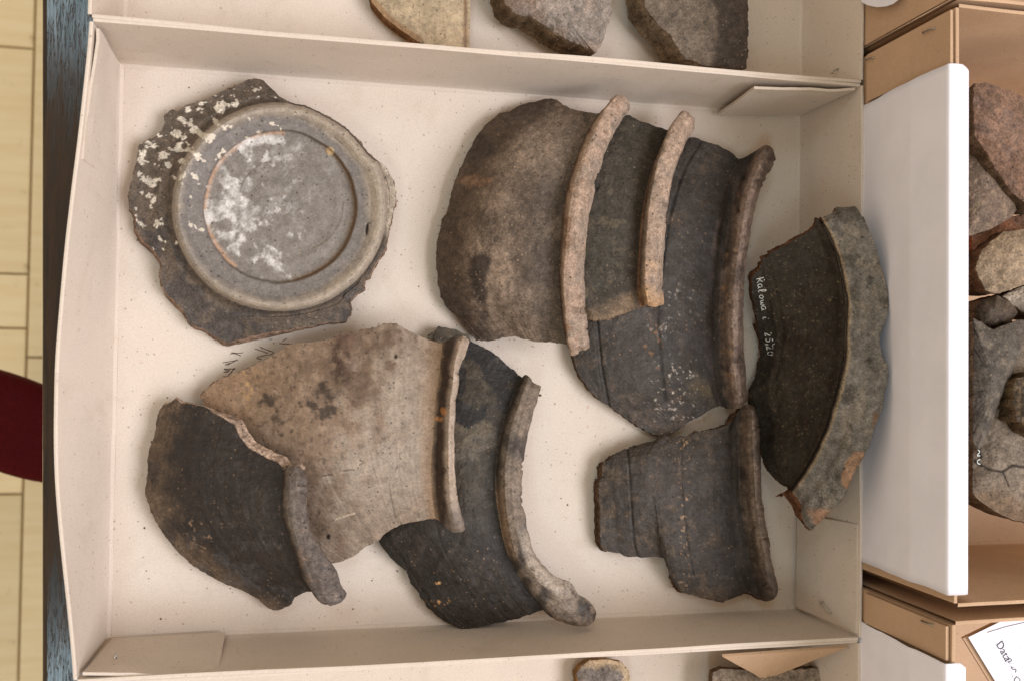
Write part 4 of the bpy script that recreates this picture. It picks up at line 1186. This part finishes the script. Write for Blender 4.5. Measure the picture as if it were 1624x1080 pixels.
    for pts in ([(530, 218), (543, 229)], [(380, 305), (390, 282), (412, 262), (430, 257)], [(545, 320), (540, 350), (520, 380), (495, 395)]):
        c = mixc(c, srgb(92, 78, 68, K) + 0 * c, (1 - sst(0.6, 1.6, seg_dist(P, polyline(pts, 20, True)))) * 0.6)
    # relief
    X = W(x, y, Z / 1000)
    d = 0.00022 * fbm(x, y, 30, 320, 3) + 0.00008 * fbm(x, y, 8, 321, 3) + 0.00020 * np.clip(w1, 0, 1) * (0.5 + m2) + 0.00030 * w2
    d = d + (RHO < 1) * 0.00010 * (vnoise(RHO * 26, RHO * 0, 322) - 0.5) * 2
    d = d + 0.0007 * (1 - sst(4, 8, np.hypot(x - 523, y - 240))) - 0.0012 * (1 - sst(0.6, 1.1, np.hypot((x - 582) / 2.6, (y - 364) / 11)))
    nub = np.hypot(x - 449, y - 328)
    d = d + 0.0009 * np.exp(-(np.hypot(x - 452, y - 326) / 6) ** 2) - 0.0007 * np.exp(-((nub - 12) / 3) ** 2) * sst(-0.5, 0.5, np.cos(np.arctan2(y - 328, x - 449) - 0.2))
    X[..., 2] += d
    nn = -grid_normals(X); nn[0] = (0, 0, 1)
    nn = np.where(nn[..., 2:3] < 0, -nn, nn)
    c0 = W(cx, cy, 0.0); c0[2] = 0
    r = root("footed_sherd", tuple(c0), "round grey pot base with foot ring and white lime stains, lying upside down", "sherd")

    def part(nm, i0, i1, mt, parent=r):
        A = X[i0:i1]
        return put(nm, mesh_raw(nm, A.reshape(-1, 3) - c0, grid_quads(i1 - i0, nA, 0, True), None, c[i0:i1].reshape(-1, 3), nn[i0:i1].reshape(-1, 3)), mt, parent)
    part("recessed_bottom", 0, n1, POT_FINE); part("foot_ring", n1 - 1, n1 + n2, POT_FINE); part("body_wall", n1 + n2 - 1, len(Rr), POT)
    top = X[-1]
    bz = np.maximum(top[:, 2] - 0.0075, 0.0006)
    bot = top.copy(); bot[:, 2] = bz
    dirv = np.stack([np.cos(th), -np.sin(th), 0 * th], -1)
    push = 0.0006 + 0.0022 * np.exp(-((th - 1.75) / 0.35) ** 2) + 0.0022 * np.exp(-((th - 2.9) / 0.25) ** 2) + 0.0018 * np.exp(-((th - 2.4) / 0.12) ** 2)
    bot = bot + dirv * push[:, None] * 1.0
    make_fracture(r, top[:-1], bot[:-1], c[-1, :-1], srgb(170, 142, 122, K), 330, POT_BREAK, c0)
    V = np.vstack([np.array([[c0[0], c0[1], 0.004]]), bot[:-1:4]]) - c0
    m = len(V) - 1
    tri = [(0, 1 + (j + 1) % m, 1 + j) for j in range(m)]
    me = mesh_raw("inner_face", V, np.zeros((0, 4)), tri, np.tile(srgb(120, 105, 92, K), (len(V), 1)))
    put("inner_face", me, POT, r)
    return r


build_base()

# ------------------------------------------------------------------ simple sherds in the other trays


def flake(label, outline, zc, ze, base, paint=None, under=(-2, 3), frac=None, t=9.0, seed=1, mats=(POT, POT_BREAK), nA=260, nR=70, tilt=(0, 0), jag=1.4, zmin=0.0008, name="pottery_sherd", rough=1.0, cat="sherd"):
    O = polyline(list(outline) + [outline[0]], 1600, False, jag, seed)[:-1]
    cx, cy = (O[:, 0].min() + O[:, 0].max()) / 2, (O[:, 1].min() + O[:, 1].max()) / 2
    idx = np.linspace(0, len(O), nA, endpoint=False).astype(int); O = O[idx]; O = np.vstack([O, O[:1]])
    f = np.linspace(0, 1, nR)[:, None]
    P = np.array([cx, cy]) + f[..., None] * (O[None] - np.array([cx, cy]))
    x, y = P[..., 0], P[..., 1]
    Z = ze + (zc - ze) * (1 - f ** 2.2) * np.ones_like(x) + tilt[0] * (x - cx) / 100 + tilt[1] * (y - cy) / 100
    Z = Z + rough * (0.5 * fbm(x, y, 34, seed + 2, 3) + 0.25 * fbm(x, y, 9, seed + 3, 3))
    X = W(x, y, Z / 1000)
    c = mottle(P, base, seed + 5, 0.22, 34, 0.2, 8)
    if paint: c = paint(P, c)
    nn = grid_normals(X); nn = np.where(nn[..., 2:3] < 0, -nn, nn); nn[0] = (0, 0, 1)
    c0 = X[0, 0].copy(); c0[2] = max(zmin, c0[2] - 0.02)
    ccw = ((O[:-1, 0] * O[1:, 1]) - (O[1:, 0] * O[:-1, 1])).sum() > 0      # sense of the outline in the photo
    r = root(name, tuple(c0), label, cat)
    put("face", mesh_raw("face", X.reshape(-1, 3) - c0, grid_quads(nR, nA + 1, 0, bool(ccw)), None, c.reshape(-1, 3), nn.reshape(-1, 3)), mats[0], r)
    top = X[-1, :-1]; bot = top.copy(); bot[:, 2] -= t / 1000
    ctr = top.mean(0); inn = (ctr - top); inn[:, 2] = 0; bot += inn * 0.06
    bot += np.array([under[0] * 0.00034, -under[1] * 0.00034, 0])
    bot[:, 2] = np.maximum(bot[:, 2], zmin)
    top2, bot2 = np.vstack([top, top[:1]]), np.vstack([bot, bot[:1]])
    make_fracture(r, top2, bot2, np.vstack([c[-1, :-1], c[-1, :1]]), srgb(130, 105, 82, K) if frac is None else frac, seed + 9, mats[1], c0)
    V = np.vstack([bot.mean(0)[None], bot[::3]]) - c0; m = len(V) - 1
    put("underside", mesh_raw("underside", V, np.zeros((0, 4)), [(0, 1 + (j + 1) % m, 1 + j) if not ccw else (0, 1 + j, 1 + (j + 1) % m) for j in range(m)], np.tile(np.asarray(base), (m + 1, 1))), mats[0], r)
    return r


def p_t1(P, c):
    x, y = P[..., 0], P[..., 1]
    c = mixc(c, srgb(112, 78, 50, K) + 0 * c, np.exp(-((x - 738) / 3.2) ** 2) * 0.8)
    c = mixc(c, srgb(90, 76, 60, K) + 0 * c, sst(0.85, 0.98, fbm(x, y, 5, 401, 2)) * 0.5)
    e = seg_dist(P, [(578, -40), (590, 5), (610, 28), (632, 46), (662, 66)])
    return mixc(c, srgb(150, 118, 84, K) + 0 * c, (1 - sst(6, 11, e)) * 0.85)


flake("pale beige sherd with a curved brown edge in the top tray", [(572, -60), (590, 5), (610, 28), (632, 46), (662, 66), (700, 82), (745, 88), (746, -60)], 13, 11, srgb(178, 160, 132, K), p_t1, (-4, 4), srgb(150, 110, 74, K), 9, 410, (POT_FINE, POT_BREAK), jag=0.4, rough=0.5)


def p_t2(P, c):
    x, y = P[..., 0], P[..., 1]
    c = mixc(c, srgb(156, 139, 127, K) + 0 * c, sst(0, 0.6, fbm(x, y, 26, 421, 4)) * 0.7)
    return mixc(c, srgb(120, 98, 84, K) + 0 * c, (1 - sst(0, 30, y + 6 * fbm(x, y, 10, 422, 3))) * 0.6 * (x < 850))


flake("light grey sherd with a jagged lower edge in the top tray", [(782, -70), (800, 5), (812, 19), (822, 24), (838, 26), (850, 31), (868, 44), (885, 54), (905, 66), (930, 76), (945, 84), (952, 74), (962, 50), (970, 20), (966, -70)], 30, 24, srgb(142, 132, 124, K), p_t2, (-14, 9), srgb(120, 100, 78, K), 16, 420, jag=1.8)


def p_t3(P, c):
    x, y = P[..., 0], P[..., 1]
    k = sst(1120, 1142, x + 8 * fbm(x, y, 14, 431, 4))
    return mixc(c, srgb(62, 52, 44, K) * (1 + 0.3 * fbm(x, y, 8, 432, 4))[..., None], k * 0.95)


flake("thick grey sherd with a dark brown band in the top tray", [(1012, -70), (1022, 2), (1026, 18), (1036, 30), (1049, 44), (1062, 56), (1076, 78), (1086, 94), (1120, 104), (1184, 110), (1187, 50), (1184, -70)], 30, 27, srgb(112, 100, 88, K), p_t3, (-18, 4), srgb(150, 130, 108, K), 18, 430, jag=1.8)


def p_s1(P, c):
    x, y = P[..., 0], P[..., 1]
    k = sst(0, 12, seg_dist(P, [(930, 1047), (965, 1045), (985, 1049), (1000, 1064), (1004, 1110)]) + 3 * fbm(x, y, 9, 441, 3) - 5)
    return mixc(srgb(190, 168, 138, K) + 0 * c, c, k)


flake("small grey sherd with a cream edge in the bottom tray", [(912, 1150), (916, 1066), (924, 1054), (935, 1047), (965, 1045), (985, 1049), (998, 1062), (1004, 1150)], 16, 12, srgb(120, 112, 106, K), p_s1, (-3, 2), srgb(170, 130, 85, K), 9, 440)
flake("flat grey sherd in the right corner of the bottom tray", [(1126, 1150), (1130, 1066), (1145, 1060), (1200, 1062), (1290, 1060), (1350, 1054), (1357, 1080), (1372, 1150)], 22, 20, srgb(140, 126, 112, K), None, (-2, 2), srgb(128, 104, 82, K), 10, 450)

# ------------------------------------------------------------------ tall boxes on the right, with paper sheets over their rims
RZ = 0.1345
XW = 0.3157


def tall_box(label, y0, y1, x1=0.62, h=RZ, seed=21, xw=XW):
    return tray("cardboard_box", xw + TH, x1, y0, y1, h, label, CARD_BROWN, 0.0, lean=(0, 0, 0, 0), bow=(0, 0, 0, 0), seed=seed, fold=0.0022)


bx2 = tall_box("tall brown cardboard box full of sherds to the right of the middle tray", -0.1150, 0.1805, seed=22)
bx1 = tall_box("tall brown cardboard box in the upper right corner behind the full one", 0.1870, 0.40, seed=23)
bx3 = tall_box("tall brown cardboard box in the lower right corner with a printed card inside", -0.40, -0.1262, h=RZ - 0.002, seed=24, xw=XW + 0.0004)
# second layer of board at the corners (stapled flaps)
for bxx, ys, hh in ((bx2, (0.1526, 0.1796), RZ - 0.001), (bx3, (-0.1440, -0.1272), RZ - 0.0035)):
    put("corner_flap", box_mesh("corner_flap", XW - 0.0022, XW - 0.0005, ys[0], ys[1], 0.061, hh, off(bxx)), CARD_BROWN, bxx, False)


def west(px, py, x=XW - 0.0025):
    """pixel -> point on the west face (plane x)"""
    d = np.array([px - 812, -(py - 540), -FPX]) @ AX
    t = x / d[0]
    return np.array([0, 0, CAMZ]) + d * t


staple(bx2, west(1473, 49), west(1488, 43) - west(1457, 55), (-1, 0, 0), 0.0095)
staple(bx2, west(1379, 94), west(1389, 91) - west(1367, 97), (-1, 0, 0), 0.0085)
staple(bx3, west(1471, 987), west(1486, 992) - west(1456, 981), (-1, 0, 0), 0.0095)


def paper(name, label, y0, y1, xw, h, inside_len, round_corner=None, ny=60):
    """a sheet hung over the west rim: outside drop, top, inside drop"""
    r = root(name, (xw, (y0 + y1) / 2, 0.02), label, "paper")
    xo, xi = xw - 0.0046, xw + TH + 0.0062
    prof = [(xw - 0.0006, 0.022), (xw - 0.0006, 0.056), (xw - 0.0022, 0.075), (xo, 0.105), (xo, h - 0.006), (xo + 0.00005, h - 0.001), (xo + 0.0002, h + 0.0004), (xo + 0.0009, h + 0.0009), (xo + 0.004, h + 0.0012), (xi - 0.003, h + 0.0012), (xi - 0.001, h + 0.0006), (xi, h - 0.0008), (xi + 0.0002, h - 0.004), (xi, h - inside_len)]
    prof = np.array(prof)
    s = np.concatenate([[0], np.cumsum(np.hypot(*np.diff(prof, axis=0).T))])
    sd = np.sort(np.concatenate([np.linspace(0, s[-1], 50), s]))
    px_, pz_ = np.interp(sd, s, prof[:, 0]), np.interp(sd, s, prof[:, 1])
    yy = np.linspace(y0, y1, ny)
    X = np.stack([np.broadcast_to(px_[:, None], (len(sd), ny)), np.broadcast_to(yy[None], (len(sd), ny)), np.broadcast_to(pz_[:, None], (len(sd), ny))], -1).copy()
    wv = 0.0006 * fbm(yy[None] * 1000 + 0 * px_[:, None], pz_[:, None] * 1000 + 0 * yy[None], 45, 501, 3)
    k = sst(0.02, 0.06, s[-1] - sd)[:, None] * 0 + (1 - sst(h - 0.03, h - 0.01, pz_))[:, None] * (np.arange(len(sd)) < len(sd) * 0.7)[:, None]
    X[..., 0] -= np.abs(wv) * k
    X[:, 0, 1] += 0.0004 * fbm(sd * 1000, sd * 0, 16, 503, 3); X[:, -1, 1] += 0.0004 * fbm(sd * 1000, sd * 0, 16, 504, 3)
    past = np.clip((px_ - (xw + 0.003)) / 0.005, 0, 1)[:, None]
    X[..., 1] = np.minimum(X[..., 1], y1 - 0.0036 * past)
    if round_corner:   # cut the inside flap's end corners
        tail = np.clip((sd - (s[-1] - round_corner)) / round_corner, 0, 1)[:, None]
        inset = round_corner * (1 - np.sqrt(np.maximum(0, 1 - tail ** 2)))
        X[..., 1] = np.clip(X[..., 1], y0 + inset, y1 - inset)
    n_ = grid_normals(X)
    Y = X + n_ * 0.00012
    V = np.vstack([X.reshape(-1, 3), Y.reshape(-1, 3)]) - off(r)
    m = X.shape[0] * ny
    idx = np.arange(m).reshape(X.shape[0], ny)
    per = np.concatenate([idx[0, :], idx[1:, -1], idx[-1, -2::-1], idx[-2:0:-1, 0]]); nx = np.roll(per, -1)
    q = np.vstack([grid_quads(X.shape[0], ny, 0, True), grid_quads(X.shape[0], ny, m), np.stack([per, nx, nx + m, per + m], -1)])
    put("sheet", mesh_raw("sheet", V, q), PAPER, r)
    return r


paper("paper_sheet", "white paper sheet folded over the rim of the full brown box", -0.1105, 0.1520, XW, RZ, 0.03, 0.0)
paper("paper_sheet", "white paper sheet over the rim of the lower right box", -0.30, -0.1445, XW + 0.0004, RZ - 0.002, 0.03, 0.0)
# sheet with a rounded corner on the upper right box
r_ = root("paper_sheet", (XW - 0.004, 0.23, 0.05), "white paper with a rounded corner on the upper right box", "paper")
pts = [west(1366, -40, XW - 0.004), west(1366, 4, XW - 0.004), west(1376, 9, XW - 0.004), west(1390, 12, XW - 0.004), west(1404, 11, XW - 0.004), west(1416, 7, XW - 0.004), west(1425, 0, XW - 0.004), west(1440, -40, XW - 0.004)]
pts = np.array(pts); m = len(pts)
V = np.vstack([pts, pts + np.array([0.0003, 0, 0])]) - off(r_)
tri = [(0, i, i + 1) for i in range(1, m - 1)] + [(m, m + i + 1, m + i) for i in range(1, m - 1)]
q = [(i, (i + 1) % m + 0, (i + 1) % m + m, i + m) for i in range(m)]
put("sheet", mesh_raw("sheet", V, q, tri), PAPER, r_, False)

# sherds heaped in the full box


def pm(hexa, seed, s=20, k=0.7):
    def f(P, c):
        x, y = P[..., 0], P[..., 1]
        return mixc(c, hexa + 0 * c, sst(0, 0.6, fbm(x, y, s, seed, 4)) * k)
    return f


Z0 = 0.03
flake("big reddish brown sherd at the top of the full box", [(1545, 133), (1562, 131), (1590, 140), (1640, 160), (1720, 170), (1720, 330), (1640, 335), (1606, 306), (1580, 270), (1560, 235), (1546, 215), (1543, 170)], 111, 104, srgb(132, 104, 87, K), pm(srgb(112, 92, 82, K), 511), (-3, 5), srgb(110, 90, 70, K), 16, 510, tilt=(0, -6), zmin=Z0)
flake("grey-brown ridged sherd below the reddish one in the full box", [(1530, 222), (1552, 226), (1588, 262), (1616, 300), (1622, 322), (1603, 346), (1575, 362), (1548, 372), (1530, 374)], 96, 90, srgb(112, 95, 82, K), pm(srgb(140, 121, 103, K), 521, 9), (-2, 4), srgb(120, 98, 80, K), 20, 520, zmin=Z0)
flake("small orange brick-coloured sherd in the full box", [(1540, 372), (1575, 362), (1602, 345), (1625, 340), (1700, 340), (1700, 368), (1640, 366), (1595, 370), (1560, 400), (1546, 415)], 86, 82, srgb(150, 104, 78, K), pm(srgb(112, 88, 70, K), 531, 16), (-2, 3), srgb(170, 96, 60, K), 20, 530, zmin=Z0)
flake("smooth sandy tan sherd in the middle of the full box", [(1547, 428), (1556, 398), (1590, 368), (1640, 362), (1710, 362), (1710, 440), (1640, 446), (1612, 456), (1586, 466), (1562, 461)], 100, 93, srgb(152, 133, 111, K), None, (-2, 4), srgb(120, 88, 64, K), 20, 540, zmin=Z0)
flake("pale grey sherd at the right edge of the full box", [(1590, 470), (1612, 458), (1640, 448), (1700, 446), (1700, 500), (1640, 505), (1612, 488)], 92, 88, srgb(160, 148, 134, K), None, (-2, 3), None, 16, 545, zmin=Z0)
flake("small dark brown sherd wedged in the full box", [(1546, 492), (1556, 478), (1582, 469), (1606, 482), (1614, 496), (1600, 516), (1570, 526), (1548, 512)], 98, 90, srgb(88, 76, 64, K), pm(srgb(60, 50, 44, K), 551, 8), (-2, 4), None, 20, 550, zmin=Z0)


def p_big(P, c):
    x, y = P[..., 0], P[..., 1]
    n = fbm(x, y, 20, 561, 4)
    c = mixc(c, srgb(84, 78, 72, K) + 0 * c, (1 - sst(560, 640, y + (x - 1545) * 0.8 + 25 * n)) * 0.85)
    c = mixc(c, srgb(120, 98, 76, K) + 0 * c, sst(745, 800, y - (x - 1545) * 0.25 + 14 * n) * 0.8)
    for pts in ([(1545, 730), (1570, 745), (1590, 748), (1605, 738), (1640, 742)], [(1548, 700), (1556, 725)], [(1590, 748), (1600, 770)]):
        c = mixc(c, srgb(50, 40, 32, K) + 0 * c, 1 - sst(1.0, 2.6, seg_dist(P, pts) + n))
    return c


big = flake("large grey sherd with a rough lower edge at the bottom of the full box", [(1543, 505), (1550, 507), (1575, 524), (1612, 508), (1720, 500), (1720, 838), (1640, 832), (1600, 822), (1570, 806), (1548, 788), (1543, 780)], 108, 99, srgb(124, 112, 99, K), p_big, (-1, 8), srgb(124, 98, 70, K), 22, 560, zmin=Z0, nR=110, nA=360)
flake("dark grey sherd overlapping the large grey one in the full box", [(1544, 508), (1560, 512), (1575, 526), (1600, 521), (1622, 545), (1604, 596), (1580, 650), (1560, 705), (1549, 716), (1544, 700)], 117, 111, srgb(88, 82, 75, K), pm(srgb(118, 108, 96, K), 581, 14), (2, 4), srgb(116, 96, 76, K), 9, 580, zmin=0.09)
flake("dark flaky sherd lying on the large grey one", [(1607, 612), (1611, 600), (1622, 597), (1630, 590), (1650, 588), (1700, 590), (1700, 690), (1650, 694), (1632, 686), (1622, 672), (1612, 666), (1611, 650), (1605, 640), (1609, 626)], 124, 118, srgb(78, 68, 58, K), pm(srgb(130, 112, 90, K), 571, 8), (-3, 3), srgb(110, 90, 66, K), 14, 570, zmin=0.104)
sp_ = [W(polyline(s, 8, True)[:, 0], polyline(s, 8, True)[:, 1], 0.1010) for s in ([(1549, 712), (1554, 716), (1549, 722), (1556, 722)], [(1550, 730), (1557, 727), (1557, 735), (1551, 735), (1550, 730)], [(1548, 706), (1553, 707)])]
tubes("inscription", sp_, 0.00028, INK_WHITE, big, 6, 0.6)

# printed card in the lower right box
ctr = W(1600, 1060, 0.112)
card = root("label_card", tuple(W(1620, 1080, 0.112)), "white printed label card with handwriting in the lower right box", "card")
quad = [W(1545, 1000, 0.116), W(1660, 1150, 0.112), W(1800, 1060, 0.112), W(1640, 920, 0.116)]
quad = [W(*p) for p in ((1536, 1010, 0.112), (1640, 1180, 0.108), (1800, 1100, 0.108), (1700, 930, 0.112))]
slab("sheet", [quad[0], quad[1], quad[2], quad[3]], 0.0004, PAPER, card, 6, 6, 0.0, 3)
slab("sheet", [np.array(p) + np.array([-0.0015, -0.001, -0.0022]) for p in quad], 0.0016, CARD_BROWN, card, 4, 4, 0.0, 3)


def on_card(px, py):
    a, b, d = [np.array(v) for v in (quad[0], quad[1], quad[3])]
    n = np.cross(b - a, d - a); n /= np.linalg.norm(n)
    if n[2] < 0: n = -n
    dr = np.array([px - 812, -(py - 540), -FPX]) @ AX
    o = np.array([0, 0, CAMZ]); t = ((a - o) @ n) / (dr @ n)
    return o + dr * t + n * 0.0003, n


def card_text(body, px0, px1, size):
    p0, n = on_card(*px0); p1, _ = on_card(*px1)
    ex = (p1 - p0) / np.linalg.norm(p1 - p0); ey = np.cross(n, ex)
    cu = bpy.data.curves.new("printed_text", 'FONT'); cu.body = body; cu.size = size
    cu.materials.append(INK_GREY)
    o = bpy.data.objects.new("printed_text", cu); col.objects.link(o); o.parent = card
    M = Matrix([[ex[0], ey[0], n[0], p0[0] - card.location[0]], [ex[1], ey[1], n[1], p0[1] - card.location[1]], [ex[2], ey[2], n[2], p0[2] - card.location[2]], [0, 0, 0, 1]])
    dg = bpy.context.evaluated_depsgraph_get(); dg.update()
    me = bpy.data.meshes.new_from_object(o.evaluated_get(dg)); me.name = "printed_text"
    bpy.data.objects.remove(o); me.materials.clear(); me.materials.append(INK_GREY)
    o = bpy.data.objects.new("printed_text", me); col.objects.link(o); o.parent = card
    o.matrix_local = M
    return o


card_text("Data", (1579, 1021), (1589, 1039), 0.0062)
dots = []
for k in range(26):
    a = np.array([1591, 1042]) + k * np.array([1.35, 2.7]); p, n = on_card(*a); q_, _ = on_card(*(a + np.array([0.3, 0.6])))
    dots.append([p, (p + q_) / 2, q_])
for k in range(20):
    a = np.array([1611, 1013]) + k * np.array([1.35, 2.7]); p, n = on_card(*a); q_, _ = on_card(*(a + np.array([0.3, 0.6])))
    dots.append([p, (p + q_) / 2, q_])
tubes("dotted_line", dots, 0.00018, INK_GREY, card, 5, 0.4)
tubes("ruled_line", [[on_card(1565, 1002)[0], on_card(1594, 993)[0], on_card(1624, 986)[0], on_card(1650, 979)[0]]], 0.00016, INK_GREY, card, 5, 0.4)
hw = [[(1598, 1046), (1602, 1043), (1604, 1047), (1598, 1049), (1602, 1051)], [(1607, 1058), (1603, 1056), (1606, 1061), (1611, 1060), (1610, 1066)], [(1605, 1071), (1606, 1072)], [(1612, 1072), (1608, 1078), (1613, 1083), (1618, 1078), (1612, 1072)]]
tubes("handwriting", [[on_card(*p)[0] for p in polyline(s, 10, True)] for s in hw], 0.00022, INK_GREY, card, 5, 0.4)


# crumbs of clay and dust lying on the middle tray's floor
rng = np.random.default_rng(7)
Vs, Ts, b = [], [], 0
octa = np.array([(1, 0, 0), (-1, 0, 0), (0, 1, 0), (0, -1, 0), (0, 0, 1), (0, 0, -1)], float)
tris = np.array([(0, 2, 4), (2, 1, 4), (1, 3, 4), (3, 0, 4), (2, 0, 5), (1, 2, 5), (3, 1, 5), (0, 3, 5)])
spots = [(857, 627, 0.9), (880, 640, 0.5), (240, 700, 0.6), (232, 905, 0.5), (560, 965, 0.6), (900, 800, 0.7), (890, 790, 0.4), (1140, 985, 0.6), (664, 455, 0.5), (650, 300, 0.4), (300, 140, 0.5), (690, 150, 0.4), (1240, 470, 0.7), (630, 905, 0.8), (590, 920, 0.5)]
for k in range(190):
    spots.append((rng.uniform(195, 1255), rng.uniform(110, 985), rng.uniform(0.12, 0.38) if rng.random() < 0.85 else rng.uniform(0.4, 0.65)))
edge_pts = A1_L + A1_B + R_L[:12] + [(258, 640), (234, 740), (240, 815), (278, 872), (308, 898), (350, 924), (384, 937), (600, 860), (632, 896), (655, 930), (680, 966), (950, 790), (953, 850), (985, 880), (1040, 886), (1065, 920), (216, 350), (228, 384), (256, 440), (295, 500), (338, 533), (400, 535), (500, 519), (925, 605), (958, 640), (1005, 672)]
for (ex_, ey_) in edge_pts:
    for k in range(4):
        spots.append((ex_ + rng.normal(0, 9), ey_ + rng.normal(0, 9), rng.uniform(0.12, 0.42)))
for (x, y, r) in spots:
    c = W(x, y, 0.0)
    if not (X0 + 0.004 < c[0] < X1 - 0.004 and Y0 + 0.004 < c[1] < Y1 - 0.004): continue
    p = octa * (r / 1000) * rng.uniform(0.5, 1.3, (6, 3)); p[:, 2] *= 0.6
    a_ = rng.uniform(0, 6.28); R2 = np.array([[math.cos(a_), -math.sin(a_), 0], [math.sin(a_), math.cos(a_), 0], [0, 0, 1]])
    p = p @ R2.T + c; p[:, 2] += r / 1000 * 0.5
    Vs.append(p); Ts.append(tris + b); b += 6
me = mesh_raw("crumbs", np.vstack(Vs), np.zeros((0, 4)), np.vstack(Ts))
cr = put("crumbs", me, mat_plain("clay_crumb", (0.16, 0.11, 0.075), 0.9, 0.1, 0.5, 200), None, False)
tag(cr, "tiny brown clay crumbs scattered on the middle tray's floor", "crumbs", kind="stuff")
